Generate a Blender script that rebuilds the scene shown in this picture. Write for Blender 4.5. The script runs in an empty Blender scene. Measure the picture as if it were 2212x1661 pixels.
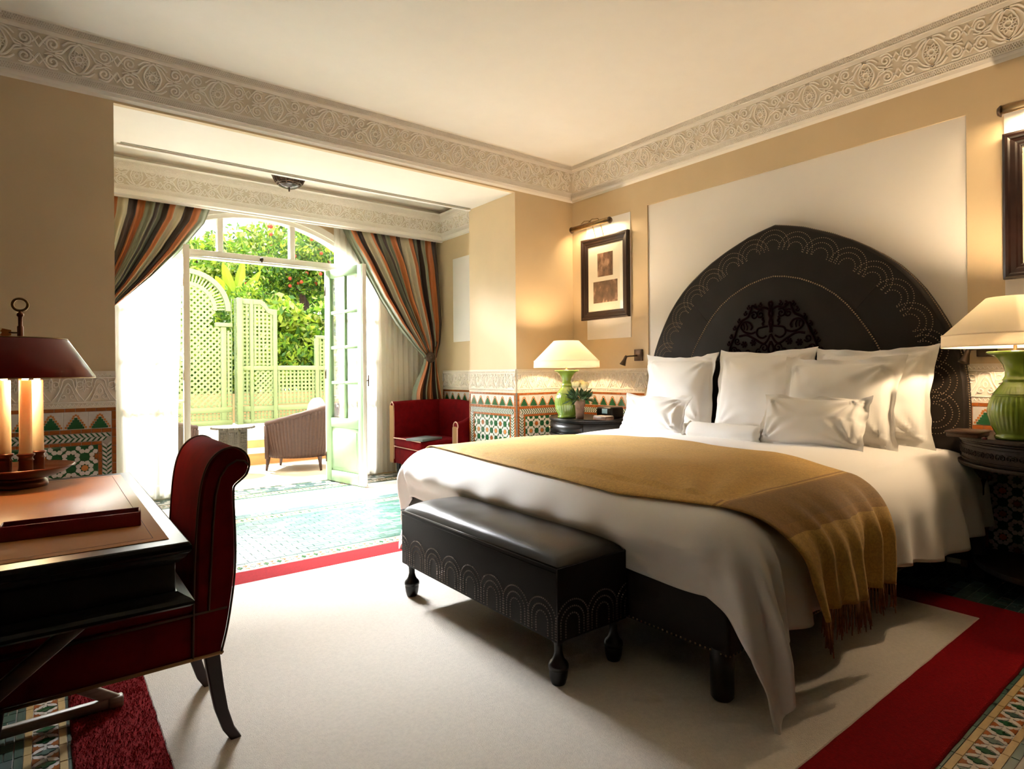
import bpy, bmesh, math, random
import numpy as np
from math import sin, cos, pi, radians, sqrt, atan2, hypot, exp
from mathutils import Vector, Matrix, noise

random.seed(7)
SC = bpy.context.scene
COL = SC.collection

# ------------------------------------------------------------------ camera, sky, sun, exposure
EYE = 1.1
YAW, ROLL, FPX = radians(37.6074), radians(-0.46146), 1305.887
cam_data = bpy.data.cameras.new('camera')
cam = bpy.data.objects.new('camera', cam_data)
COL.objects.link(cam)
cam_data.sensor_width = 36.0
cam_data.lens = 36.0 * FPX / 2212.0
cam_data.shift_y = -26.356 / 2212.0
cam_data.clip_start = 0.02
_f = Vector((sin(YAW), cos(YAW), 0)); _r = Vector((cos(YAW), -sin(YAW), 0)); _u = Vector((0, 0, 1))
_r2 = _r * cos(ROLL) + _u * sin(ROLL); _u2 = -_r * sin(ROLL) + _u * cos(ROLL)
cam.matrix_basis = Matrix(((_r2.x, _u2.x, -_f.x, 0), (_r2.y, _u2.y, -_f.y, 0), (_r2.z, _u2.z, -_f.z, EYE), (0, 0, 0, 1)))
SC.camera = cam

def on(px, py, axis, val):
    """room point seen at a pixel of the 2212x1661 photograph, on the plane axis=val (used to survey the room)"""
    d = _f + _r2 * ((px - 1106) / FPX) - _u2 * ((py - 804.144) / FPX)
    o = Vector((0, 0, EYE))
    return o + d * ((val - o[axis]) / d[axis])

SKY_STRENGTH, SUN_STRENGTH = 1.7, 9.5
wd = bpy.data.worlds.new('sky'); SC.world = wd; wd.use_nodes = True
wd.node_tree.nodes['Background'].inputs[0].default_value = (0.93, 0.97, 1.0, 1)
wd.node_tree.nodes['Background'].inputs[1].default_value = SKY_STRENGTH
sun_d = bpy.data.lights.new('sun', 'SUN'); sun_d.energy = SUN_STRENGTH; sun_d.angle = radians(2.0); sun_d.color = (1, .95, .86)
sun = bpy.data.objects.new('sun', sun_d); COL.objects.link(sun)
_sd = Vector((0.10, -0.42, -0.90)).normalized()
sun.rotation_euler = _sd.to_track_quat('-Z', 'Y').to_euler()
fill_d = bpy.data.lights.new('added_fill_above_door', 'AREA'); fill_d.shape = 'RECTANGLE'; fill_d.size = 4.0; fill_d.size_y = 1.0; fill_d.spread = radians(72); fill_d.energy = 1900; fill_d.color = (.97, .985, 1)  # added area light above the doors, out of view, boosts daylight indoors
fill_l = bpy.data.objects.new('added_fill_above_door', fill_d); COL.objects.link(fill_l)
fill_l.location = (1.0, 8.3, 3.95); fill_l.rotation_euler = Vector((0.14, -.86, -.40)).to_track_quat('-Z', 'Z').to_euler()
SC.view_settings.view_transform = 'Standard'
SC.view_settings.look = 'None'
SC.view_settings.gamma = 1.0
SC.view_settings.use_curve_mapping = False
SC.view_settings.exposure = 0.66
SC.cycles.use_denoising = True
SC.cycles.max_bounces = 14
SC.cycles.diffuse_bounces = 9
SC.cycles.transparent_max_bounces = 24
SC.cycles.sample_clamp_indirect = 12.0
SC.cycles.caustics_reflective = False
SC.cycles.caustics_refractive = False

# ------------------------------------------------------------------ materials
MATS = {}
def mat(name, col, rough=0.5, metal=0.0, var=0.0, vscale=8.0, bump=0.0, bscale=60.0, spec=0.5, sheen=0.0,
        transl=0.0, emit=None, estr=0.0, coat=0.0, col2=None, stretch=(1, 1, 1)):
    if name in MATS: return MATS[name]
    m = bpy.data.materials.new(name); m.use_nodes = True
    nt = m.node_tree; b = nt.nodes['Principled BSDF']; N = nt.nodes.new; L = nt.links.new
    b.inputs['Base Color'].default_value = (*col, 1)
    b.inputs['Roughness'].default_value = rough
    b.inputs['Metallic'].default_value = metal
    b.inputs['Specular IOR Level'].default_value = spec
    if sheen:
        b.inputs['Sheen Weight'].default_value = sheen
    if coat:
        b.inputs['Coat Weight'].default_value = coat
    if emit:
        b.inputs['Emission Color'].default_value = (*emit, 1); b.inputs['Emission Strength'].default_value = estr
    tc = N('ShaderNodeTexCoord'); mp = N('ShaderNodeMapping'); mp.inputs['Scale'].default_value = stretch
    L(tc.outputs['Object'], mp.inputs['Vector'])
    if var or col2:
        nz = N('ShaderNodeTexNoise'); nz.inputs['Scale'].default_value = vscale; nz.inputs['Detail'].default_value = 5
        L(mp.outputs[0], nz.inputs['Vector'])
        mx = N('ShaderNodeMix'); mx.data_type = 'RGBA'
        c2 = col2 if col2 else tuple(max(0, c * (1 - var)) for c in col)
        mx.inputs[6].default_value = (*col, 1); mx.inputs[7].default_value = (*c2, 1)
        rp = N('ShaderNodeMapRange'); rp.inputs[1].default_value = .35; rp.inputs[2].default_value = .68
        L(nz.outputs['Fac'], rp.inputs[0]); L(rp.outputs[0], mx.inputs[0])
        L(mx.outputs[2], b.inputs['Base Color'])
    if bump:
        n2 = N('ShaderNodeTexNoise'); n2.inputs['Scale'].default_value = bscale; n2.inputs['Detail'].default_value = 4
        L(mp.outputs[0], n2.inputs['Vector'])
        bp = N('ShaderNodeBump'); bp.inputs['Strength'].default_value = min(1, bump); bp.inputs['Distance'].default_value = .004
        L(n2.outputs['Fac'], bp.inputs['Height']); L(bp.outputs[0], b.inputs['Normal'])
    if transl:
        out = nt.nodes['Material Output']; tr = N('ShaderNodeBsdfTranslucent'); ms = N('ShaderNodeMixShader')
        ms.inputs[0].default_value = transl
        if var or col2: L(mx.outputs[2], tr.inputs['Color'])
        else: tr.inputs['Color'].default_value = (*col, 1)
        L(b.outputs[0], ms.inputs[1]); L(tr.outputs[0], ms.inputs[2]); L(ms.outputs[0], out.inputs[0])
    MATS[name] = m
    return m

def glass_mat(name, tint=(1, 1, 1), gloss=0.12):
    if name in MATS: return MATS[name]
    m = bpy.data.materials.new(name); m.use_nodes = True; nt = m.node_tree; nt.nodes.remove(nt.nodes['Principled BSDF'])
    N = nt.nodes.new; L = nt.links.new; out = nt.nodes['Material Output']
    t = N('ShaderNodeBsdfTransparent'); t.inputs[0].default_value = (*tint, 1)
    g = N('ShaderNodeBsdfGlossy'); g.inputs['Roughness'].default_value = .02
    lw = N('ShaderNodeLayerWeight'); lw.inputs[0].default_value = .25; fr = N('ShaderNodeMath'); fr.operation = 'MULTIPLY_ADD'; fr.inputs[1].default_value = .5; fr.inputs[2].default_value = .03
    L(lw.outputs['Facing'], fr.inputs[0])
    ms = N('ShaderNodeMixShader'); L(fr.outputs[0], ms.inputs[0]); L(t.outputs[0], ms.inputs[1]); L(g.outputs[0], ms.inputs[2])
    L(ms.outputs[0], out.inputs[0]); MATS[name] = m
    return m

def sheer_mat(name, col, opac=0.5):
    m = bpy.data.materials.new(name); m.use_nodes = True; nt = m.node_tree; nt.nodes.remove(nt.nodes['Principled BSDF'])
    N = nt.nodes.new; L = nt.links.new; out = nt.nodes['Material Output']
    t = N('ShaderNodeBsdfTransparent'); d = N('ShaderNodeBsdfDiffuse'); tr = N('ShaderNodeBsdfTranslucent')
    d.inputs[0].default_value = (*col, 1); tr.inputs[0].default_value = (*col, 1)
    m1 = N('ShaderNodeMixShader'); m1.inputs[0].default_value = .55; L(d.outputs[0], m1.inputs[1]); L(tr.outputs[0], m1.inputs[2])
    m2 = N('ShaderNodeMixShader'); m2.inputs[0].default_value = opac; L(t.outputs[0], m2.inputs[1]); L(m1.outputs[0], m2.inputs[2])
    L(m2.outputs[0], out.inputs[0]); MATS[name] = m
    return m

def stripe_mat(name, stops, rough=.38, axis=0, repeat=1.0, sheen=.3, wv=0.0):
    """woven stripes along the cloth's own UV: stops = [(pos, colour)], hard edges"""
    m = bpy.data.materials.new(name); m.use_nodes = True; nt = m.node_tree; b = nt.nodes['Principled BSDF']
    N = nt.nodes.new; L = nt.links.new
    uv = N('ShaderNodeUVMap'); sp = N('ShaderNodeSeparateXYZ'); L(uv.outputs[0], sp.inputs[0])
    mu = N('ShaderNodeMath'); mu.operation = 'MULTIPLY'; mu.inputs[1].default_value = repeat; L(sp.outputs[axis], mu.inputs[0])
    fr = N('ShaderNodeMath'); fr.operation = 'FRACT'; L(mu.outputs[0], fr.inputs[0])
    cr = N('ShaderNodeValToRGB'); cr.color_ramp.interpolation = 'CONSTANT'
    el = cr.color_ramp.elements
    el[0].position = stops[0][0]; el[0].color = (*stops[0][1], 1)
    el[1].position = stops[1][0]; el[1].color = (*stops[1][1], 1)
    for p, c in stops[2:]:
        e = el.new(p); e.color = (*c, 1)
    L(fr.outputs[0], cr.inputs[0])
    src = cr.outputs[0]
    if wv:
        tc = N('ShaderNodeTexCoord'); vo = N('ShaderNodeTexNoise'); vo.inputs['Scale'].default_value = 55; vo.inputs['Detail'].default_value = 6
        vo.inputs['Distortion'].default_value = 2.2
        L(tc.outputs['Object'], vo.inputs['Vector'])
        hs = N('ShaderNodeMix'); hs.data_type = 'RGBA'; hs.blend_type = 'MULTIPLY'
        rr = N('ShaderNodeMapRange'); rr.inputs[1].default_value = .42; rr.inputs[2].default_value = .58; rr.inputs[3].default_value = 1 - wv; rr.inputs[4].default_value = 1
        L(vo.outputs['Fac'], rr.inputs[0]); hs.inputs[0].default_value = 1; L(cr.outputs[0], hs.inputs[6]); L(rr.outputs[0], hs.inputs[7])
        src = hs.outputs[2]
    L(src, b.inputs['Base Color']); b.inputs['Roughness'].default_value = rough; b.inputs['Sheen Weight'].default_value = sheen
    MATS[name] = m
    return m

# ------------------------------------------------------------------ mesh collector
class MB:
    def __init__(self): self.v = []; self.f = []; self.mi = []; self.sm = []; self.uv = {}; self.mats = []
    def mslot(self, m):
        if m not in self.mats: self.mats.append(m)
        return self.mats.index(m)
    def add(self, vs, fs, m, smooth=False, xf=None, uvs=None):
        o = len(self.v); k = self.mslot(m)
        if xf is not None: vs = [xf @ Vector(p) for p in vs]
        self.v.extend([tuple(p) for p in vs])
        if uvs:
            for i, u in enumerate(uvs): self.uv[o + i] = u
        for f in fs:
            self.f.append([i + o for i in f]); self.mi.append(k); self.sm.append(smooth)
        return self
    def box(self, x0, x1, y0, y1, z0, z1, m, xf=None):
        vs = [(x, y, z) for z in (z0, z1) for y in (y0, y1) for x in (x0, x1)]
        fs = [(0, 2, 3, 1), (4, 5, 7, 6), (0, 1, 5, 4), (2, 6, 7, 3), (0, 4, 6, 2), (1, 3, 7, 5)]
        return self.add(vs, fs, m, False, xf)
    def rbox(self, x0, x1, y0, y1, z0, z1, m, r=.01, seg=2, xf=None):
        bm = bmesh.new(); bmesh.ops.create_cube(bm, size=1)
        for v in bm.verts:
            v.co = Vector(((x0 + x1) / 2 + v.co.x * (x1 - x0), (y0 + y1) / 2 + v.co.y * (y1 - y0), (z0 + z1) / 2 + v.co.z * (z1 - z0)))
        r = min(r, .49 * min(x1 - x0, y1 - y0, z1 - z0))
        bmesh.ops.bevel(bm, geom=list(bm.edges), offset=r, segments=seg, affect='EDGES', profile=.5)
        bm.verts.index_update()
        vs = [v.co.copy() for v in bm.verts]; fs = [[v.index for v in f.verts] for f in bm.faces]; bm.free()
        return self.add(vs, fs, m, True, xf)
    def prism(self, poly, a, b, m, plane='XZ', smooth=False, xf=None):
        """polygon (list of 2-D points) extruded from a to b along the axis missing in plane"""
        n = len(poly)
        def P(p, h): return (p[0], h, p[1]) if plane == 'XZ' else ((h, p[0], p[1]) if plane == 'YZ' else (p[0], p[1], h))
        vs = [P(p, a) for p in poly] + [P(p, b) for p in poly]
        fs = [list(range(n)), list(range(2 * n - 1, n - 1, -1))]
        self.add(vs, fs, m, False, xf)
        o = len(self.v) - 2 * n; k = self.mslot(m)
        for i in range(n):
            j = (i + 1) % n
            self.f.append([o + i, o + n + i, o + n + j, o + j]); self.mi.append(k); self.sm.append(smooth)
        return self
    def lathe(self, prof, c, m, n=24, xf=None, ribs=0, ramp=0.0, smooth=True, arc=None):
        vs = []; fs = []; k = len(prof)
        for i in range(n):
            a = 2 * pi * i / n
            for (r, z) in prof:
                rr = r * (1 + (ramp * (abs(sin(ribs * a / 2)) - .5) if ribs else 0))
                vs.append((c[0] + rr * cos(a), c[1] + rr * sin(a), c[2] + z))
        for i in range(n):
            j = (i + 1) % n
            for q in range(k - 1): fs.append((i * k + q, j * k + q, j * k + q + 1, i * k + q + 1))
        return self.add(vs, fs, m, smooth, xf)
    def tube(self, pts, r, m, n=6, closed=False, xf=None, caps=True, smooth=True):
        pts = [Vector(p) for p in pts]; K = len(pts); vs = []; fs = []
        rs = r if isinstance(r, (list, tuple)) else [r] * K
        t = (pts[1] - pts[0]).normalized()
        up = Vector((0, 0, 1)) if abs(t.z) < .9 else Vector((1, 0, 0))
        nrm = t.cross(up).normalized()
        for i, p in enumerate(pts):
            if closed: t = (pts[(i + 1) % K] - pts[i - 1])
            else: t = pts[min(i + 1, K - 1)] - pts[max(i - 1, 0)]
            if t.length < 1e-9: t = Vector((0, 0, 1))
            t.normalize(); nrm = (nrm - t * nrm.dot(t))
            if nrm.length < 1e-6: nrm = t.orthogonal()
            nrm.normalize(); bn = t.cross(nrm)
            for j in range(n):
                a = 2 * pi * j / n; vs.append(p + (nrm * cos(a) + bn * sin(a)) * rs[i])
        for i in range(K if closed else K - 1):
            i2 = (i + 1) % K
            for j in range(n):
                j2 = (j + 1) % n; fs.append((i * n + j, i * n + j2, i2 * n + j2, i2 * n + j))
        if caps and not closed:
            fs.append(tuple(range(n - 1, -1, -1))); fs.append(tuple((K - 1) * n + j for j in range(n)))
        return self.add(vs, fs, m, smooth, xf)
    def grid(self, fn, nu, nv, m, smooth=True, closed_u=False, xf=None, flip=False):
        vs = []; uvs = []; fs = []
        for j in range(nv + 1):
            for i in range(nu + (0 if closed_u else 1)):
                u, v = i / nu, j / nv; vs.append(fn(u, v)); uvs.append((u, v))
        W = nu if closed_u else nu + 1
        for j in range(nv):
            for i in range(nu):
                i2 = (i + 1) % W if closed_u else i + 1
                f = (j * W + i, j * W + i2, (j + 1) * W + i2, (j + 1) * W + i)
                fs.append(f[::-1] if flip else f)
        return self.add(vs, fs, m, smooth, xf, uvs)
    def dome(self, c, nrm, r, m, n=6):
        nrm = Vector(nrm).normalized(); a = nrm.orthogonal().normalized(); b = nrm.cross(a); c = Vector(c)
        vs = [c + (a * cos(2 * pi * i / n) + b * sin(2 * pi * i / n)) * r for i in range(n)]
        vs += [c + (a * cos(2 * pi * i / n) + b * sin(2 * pi * i / n)) * r * .62 + nrm * r * .62 for i in range(n)] + [c + nrm * r * .85]
        fs = []
        for i in range(n):
            j = (i + 1) % n; fs.append((i, j, n + j, n + i)); fs.append((n + i, n + j, 2 * n))
        return self.add(vs, fs, m, True)
    def ball(self, c, r, m, nu=12, nv=8, sz=1.0):
        return self.lathe([(max(1e-4, r * sin(pi * k / nv)), -r * sz * cos(pi * k / nv)) for k in range(nv + 1)], c, m, nu)
    def mesh(self, name):
        me = bpy.data.meshes.new(name)
        me.from_pydata(self.v, [], self.f)
        for m in self.mats: me.materials.append(m)
        me.polygons.foreach_set('material_index', self.mi)
        me.polygons.foreach_set('use_smooth', self.sm)
        if self.uv:
            ul = me.uv_layers.new(name='UVMap'); li = np.zeros(len(me.loops), dtype=np.int32); me.loops.foreach_get('vertex_index', li)
            tab = np.zeros((len(self.v), 2), dtype=np.float32)
            for k, u in self.uv.items(): tab[k] = u
            ul.data.foreach_set('uv', tab[li].ravel())
        me.validate(); me.update()
        return me

def link(name, me, parent=None, inv=None):
    o = bpy.data.objects.new(name, me); COL.objects.link(o)
    if parent is not None:
        o.parent = parent
        if parent.type == 'EMPTY': o.matrix_parent_inverse = Matrix.Translation(-Vector(parent.location))
    return o
def obj(name, mb, parent=None, auto=None, subd=0, solid=0.0, kind=None, label=None):
    o = link(name, mb.mesh(name), parent)
    if solid:
        md = o.modifiers.new('thick', 'SOLIDIFY'); md.thickness = solid; md.offset = 0
    if subd:
        md = o.modifiers.new('smooth', 'SUBSURF'); md.levels = subd; md.render_levels = subd
    if kind: o['kind'] = kind
    if label: o['label'] = label
    return o
def tag(o, label, cat, group=None):
    o['label'] = label; o['category'] = cat
    if group: o['group'] = group
    return o
def thing(name, label, cat, loc, group=None):
    o = bpy.data.objects.new(name, None); COL.objects.link(o); o.location = loc; o.empty_display_size = .05
    return tag(o, label, cat, group)
def struct(name, mb, label=None, parent=None):
    o = obj(name, mb, parent)
    if parent is None: o['kind'] = 'structure'
    if label: o['label'] = label
    return o
def copy_tree(o, parent=None):
    c = o.copy(); COL.objects.link(c)
    if parent is not None: c.parent = parent
    for ch in list(o.children): copy_tree(ch, c)
    return c
def lerp(a, b, t): return a + (b - a) * t
def sstep(a, b, x):
    t = max(0, min(1, (x - a) / (b - a))); return t * t * (3 - 2 * t)
def pw(tab, x):
    if x <= tab[0][0]: return tab[0][1]
    for (x0, y0), (x1, y1) in zip(tab, tab[1:]):
        if x <= x1: return lerp(y0, y1, (x - x0) / (x1 - x0))
    return tab[-1][1]
def NZ(x, y, z): return noise.noise(Vector((x, y, z)))

# palette
PLASTER = mat('plaster_beige', (.62, .475, .29), .55, var=.06, vscale=3, bump=.05, bscale=25)
PANELW = mat('plaster_panel_white', (.80, .76, .71), .35, var=.03, vscale=3)
CEIL = mat('ceiling_white', (.86, .825, .775), .6, var=.02)
STUCCO = mat('stucco_white', (.82, .77, .70), .6, bump=.1, bscale=80)
STUCCOSHADE = mat('stucco_recess_shade', (.63, .56, .455), .8)  # darker tan puts recess shade into the colour behind the cornice relief
STUCCOSHADE_PALE = mat('stucco_recess_shade_pale', (.72, .65, .55), .8)  # paler backing, recess shade painted in behind the dado carving
FRAMEW = mat('painted_frame_cream', (.80, .76, .68), .4)
GREENP = mat('painted_sage_green', (.26, .39, .22), .6, var=.06, vscale=12, spec=.2)
TRELLIS = mat('trellis_green', (.165, .240, .115), .55, var=.12, vscale=9)
GLASS = glass_mat('window_glass')
LEATHER = mat('dark_leather', (.0175, .0125, .0095), .52, var=.25, vscale=6, bump=.12, bscale=220, spec=.18)
LEATHER2 = mat('black_leather_satin', (.0105, .0080, .0068), .33, var=.2, vscale=5, bump=.12, bscale=240, spec=.45)
LEATHER3 = mat('black_leather_matt', (.0095, .0070, .0058), .6, var=.2, vscale=5, bump=.12, bscale=240, spec=.15)
BRASSN = mat('nail_brass', (.30, .215, .13), .42, metal=1)
BRASS = mat('aged_brass', (.40, .27, .13), .32, metal=1, var=.3, vscale=30)
BRONZE = mat('dark_bronze', (.09, .06, .04), .4, metal=.8)
BLACKW = mat('black_lacquer_wood', (.008, .0065, .006), .30, var=.3, vscale=14, spec=.35)
DARKW = mat('carved_dark_wood', (.026, .014, .008), .48, var=.4, vscale=22, bump=.5, bscale=90, spec=.25)
BROWNW = mat('brown_wood', (.10, .045, .022), .42, var=.4, vscale=12, stretch=(1, 1, 6))
GREYW = mat('grey_brown_wood', (.27, .21, .15), .45, var=.35, vscale=18, stretch=(1, 1, 8))
CHAIRLEG = mat('chair_leg_wood', (.040, .020, .018), .42, var=.3, vscale=14, spec=.3)
LINEN = mat('white_linen', (.86, .84, .81), .75, bump=.10, bscale=300, sheen=.25)
DUVETM = mat('white_duvet_cotton', (.84, .815, .785), .75, bump=.10, bscale=260, sheen=.25)
VELVET = mat('red_velvet', (.135, .0015, .003), .85, var=.3, vscale=16, spec=.08, sheen=.0, bump=.1, bscale=350)
GIMP = mat('gold_gimp', (.30, .165, .065), .7, spec=.2)
PIPING = mat('pale_piping', (.62, .34, .24), .6)
CHAIRPIPE = mat('brown_piping', (.085, .04, .025), .7, spec=.2)
RUGC = mat('rug_cream_wool', (.72, .655, .57), .95, var=.10, vscale=90, bump=1.0, bscale=260, sheen=.3)
RUGR = mat('rug_red_wool', (.235, .003, .005), .95, var=.25, vscale=120, bump=1.0, bscale=260, spec=.1)
LAMPG = mat('green_glaze', (.22, .34, .045), .14, var=.35, vscale=10, coat=.5)
REDLAC = mat('red_lacquer_metal', (.20, .006, .004), .28, coat=.15)
MIRRORB = mat('lamp_brass_dark', (.16, .060, .028), .28, metal=.7)
TERRA = mat('terracotta_paint', (.62, .30, .12), .8, var=.2, vscale=6)
TERR_FLOOR = mat('terrace_stone', (.80, .70, .56), .8, var=.08, vscale=2)
WHITEST = mat('white_coping', (.88, .85, .80), .7)
WICKER = mat('brown_wicker', (.050, .020, .011), .6, var=.3, vscale=40)
MORTAR = mat('tile_grout', (.33, .29, .25), .8)
FGROUT = mat('floor_grout', (.46, .43, .38), .8)
REARW = mat('rear_wall_darkened', (.07, .048, .034), .5)  # unseen rear walls, coloured dark to cut the light they bounce
T_BROWN = mat('tile_brown', (.32, .095, .022), .16, var=.3, vscale=25)
T_ORANGE = mat('tile_orange', (.52, .20, .055), .18, var=.2, vscale=25)
T_GREEN = mat('tile_green', (.020, .105, .040), .14, var=.3, vscale=25)
T_WHITE = mat('tile_white', (.62, .58, .55), .16, var=.1, vscale=25)
T_YELL = mat('tile_yellow', (.55, .40, .18), .22, var=.2, vscale=25)
T_FGREEN = mat('floor_tile_green', (.040, .100, .076), .26, var=.35, vscale=14)
T_FGREEN2 = mat('floor_tile_pale_green', (.095, .155, .13), .26, var=.3, vscale=14)
T_SLATE = mat('floor_tile_blue_green', (.065, .115, .115), .26, var=.3, vscale=14)
# ------------------------------------------------------------------ the room shell
D, WX, CZ = 4.30, 4.07, 3.048            # back wall, headboard wall, ceiling
OX0, OX1, OZ, PY = 0.327, 3.362, 2.727, 5.05   # arch opening into the window bay, its soffit, far side of the thick wall
BX0, BX1, BCZ, WY = 0.09, 3.60, 2.93, 6.12     # window bay side walls, its ceiling, window plane
RX0, RY0 = -1.75, -1.70                        # walls behind the camera

b = MB(); b.box(RX0 - .2, WX + .2, RY0 - .2, 6.42, -.12, 0, FGROUT); FLOOR = struct('floor', b)
b = MB(); b.box(RX0 - .2, WX + .2, RY0 - .2, D + .05, CZ, CZ + .15, CEIL); struct('ceiling', b)
b = MB(); b.box(BX0 - .2, BX1 + .2, PY - .05, 6.42, BCZ, BCZ + .15, CEIL); struct('ceiling_bay', b)
b = MB()
b.box(RX0 - .2, OX0, D, PY, 0, CZ + .1, PLASTER); b.box(OX1, WX + .2, D, PY, 0, CZ + .1, PLASTER)
b.box(OX0, OX1, D, D + .04, OZ, CZ + .1, PLASTER)
b.box(OX0, OX1, D + .04, PY, OZ, CZ + .1, CEIL)
struct('wall_back', b)
b = MB()   # headboard wall with the shallow white niche behind the bed
NY0, NY1, NZT = 1.118, 3.375, 2.515
b.box(WX, WX + .2, RY0, NY0, 0, CZ + .1, PLASTER); b.box(WX, WX + .2, NY1, D, 0, CZ + .1, PLASTER)
b.box(WX, WX + .2, NY0, NY1, NZT, CZ + .1, PLASTER)
WR = struct('wall_right', b)
b = MB(); b.box(WX + .012, WX + .19, NY0, NY1, 0, NZT, PANELW); obj('niche_panel', b, WR)
b = MB(); b.box(RX0 - .2, RX0, RY0 - .2, D, 0, CZ + .1, REARW); struct('wall_left', b)
b = MB(); b.box(RX0, WX, RY0 - .2, RY0, 0, CZ + .1, REARW); struct('wall_front', b)
b = MB(); b.box(BX1, BX1 + .25, PY, 6.42, 0, BCZ + .1, PLASTER)
WB = struct('wall_bay_right', b)
b = MB(); b.box(BX1 - .012, BX1 + .01, 5.08, 5.72, 1.44, 2.36, PANELW); obj('wall_panel', b, WB)
b = MB(); b.box(BX0 - .25, BX0, PY, 6.42, 0, BCZ + .1, PLASTER); struct('wall_bay_left', b)

# white painted fields behind the pictures
for y0, y1 in ((3.561, 4.10), (.41, .949)):
    b = MB(); b.box(WX - .006, WX + .01, y0, y1, 1.40, 2.50, PANELW); obj('wall_panel', b, WR)

# window wall with its flat-arched opening
AX0, AX1, ACX, ASP = .46, 2.86, 1.66, 2.10
def arch_z(x, top=2.66, R=1.56): return top - R + sqrt(max(0, R * R - (x - ACX) ** 2))
b = MB()
xs = [lerp(AX0, AX1, i / 24) for i in range(25)]
poly = [(BX0, 0), (AX0, 0)] + [(x, arch_z(x)) for x in xs] + [(AX1, 0), (BX1, 0), (BX1, BCZ), (BX0, BCZ)]
vs = []; fs = []
b.box(BX0 - .2, AX0, WY, WY + .28, 0, BCZ + .1, PLASTER); b.box(AX1, BX1 + .2, WY, WY + .28, 0, BCZ + .1, PLASTER)
for x0, x1 in zip(xs, xs[1:]):
    q = [(x0, arch_z(x0)), (x1, arch_z(x1)), (x1, BCZ + .1), (x0, BCZ + .1)]
    b.prism(q, WY, WY + .28, PLASTER)
struct('wall_window', b)

# roof eave of the house outside
b = MB(); b.box(-3, 6.5, 6.36, 6.75, 3.05, 3.3, PLASTER); b.box(-3, BX0 - .2, 6.2, 6.42, 0, 3.3, PLASTER); b.box(BX1 + .2, 6.5, 6.2, 6.42, 0, 3.3, PLASTER)
struct('wall_outside', b)

# ------------------------------------------------------------------ carved stucco: one unit of relief each, repeated along the bands
def spiral(cx, cy, r, a0, turns, sgn, n=16):
    return [(cx + r * (1 - .82 * i / n) * cos(a0 + sgn * turns * 2 * pi * i / n), cy + r * (1 - .82 * i / n) * sin(a0 + sgn * turns * 2 * pi * i / n)) for i in range(n + 1)]
def curve2(pts, n=10):
    P = [Vector((*p, 0)) for p in pts]; out = []
    Q = [P[0] * 2 - P[1]] + P + [P[-1] * 2 - P[-2]]
    for k in range(1, len(Q) - 2):
        for i in range(n):
            t = i / n; a, b_, c, d = Q[k - 1], Q[k], Q[k + 1], Q[k + 2]
            v = .5 * ((2 * b_) + (-a + c) * t + (2 * a - 5 * b_ + 4 * c - d) * t * t + (-a + 3 * b_ - 3 * c + d) * t ** 3)
            out.append((v.x, v.y))
    out.append((P[-1].x, P[-1].y)); return out
def ribbon(mb, pts, w, h=.008, m=STUCCO):
    """raised flat ribbon (trapezoid section) along a 2-D path, lying in the local XY plane"""
    n = len(pts); vs = []; fs = []
    for i, p in enumerate(pts):
        a = pts[max(i - 1, 0)]; c = pts[min(i + 1, n - 1)]; dx, dy = c[0] - a[0], c[1] - a[1]; l = hypot(dx, dy) or 1; nx, ny = -dy / l, dx / l
        for s, z in ((-1, 0), (-.55, h), (.55, h), (1, 0)): vs.append((p[0] + nx * w * s, p[1] + ny * w * s, z))
    for i in range(n - 1):
        for k in range(3): fs.append((i * 4 + k, i * 4 + k + 1, i * 4 + 5 + k, i * 4 + 4 + k))
    mb.add(vs, fs, m, False)
def circ(cx, cy, r, n=16, a0=0): return [(cx + r * cos(a0 + 2 * pi * i / n), cy + r * sin(a0 + 2 * pi * i / n)) for i in range(n + 1)]

def frieze_unit(U, H):
    mb = MB(); w = .0055
    for sx in (-1, 1):
        for sy in (-1, 1):
            X = lambda x: U / 2 + sx * x
            Y = lambda y: H / 2 + sy * y
            ribbon(mb, [(X(U * .33 + q[0]), Y(H * .26 + q[1])) for q in spiral(0, 0, H * .19, -pi / 2, 1.5, 1)], w)
            ribbon(mb, [(X(q[0]), Y(q[1])) for q in curve2([(U * .5, H * .10), (U * .44, H * .30), (U * .37, H * .47), (U * .26, H * .45)])], w)
            ribbon(mb, [(X(q[0]), Y(q[1])) for q in curve2([(0, H * .44), (U * .10, H * .36), (U * .17, H * .20), (U * .22, H * .05), (U * .30, H * .02)])], w)
            ribbon(mb, [(X(q[0]), Y(q[1])) for q in curve2([(U * .04, H * .47), (U * .13, H * .44), (U * .21, H * .30)])], w)
            ribbon(mb, [(X(q[0]), Y(q[1])) for q in curve2([(U * .2, H * .16), (U * .26, H * .10), (U * .36, H * .03), (U * .43, H * .08)])], w * .8)
            ribbon(mb, [(X(q[0]), Y(q[1])) for q in curve2([(U * .42, H * .20), (U * .47, H * .33), (U * .5, H * .42)])], w * .8)
    ribbon(mb, circ(U / 2, H / 2, H * .10, 12), w)
    for k in range(8):
        a = 2 * pi * k / 8 + pi / 8
        ribbon(mb, [(U / 2 + H * r * cos(a + o), H / 2 + H * r * sin(a + o)) for r, o in ((.12, 0), (.18, .32), (.26, 0), (.18, -.32), (.12, 0))], w * .7)
    for k in (-1, 1):
        ribbon(mb, [(U / 2 + k * q[0], q[1]) for q in curve2([(0, H * .03), (U * .07, H * .2), (U * .125, H * .5), (U * .07, H * .8), (0, H * .97)])], w)
    return mb
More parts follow.
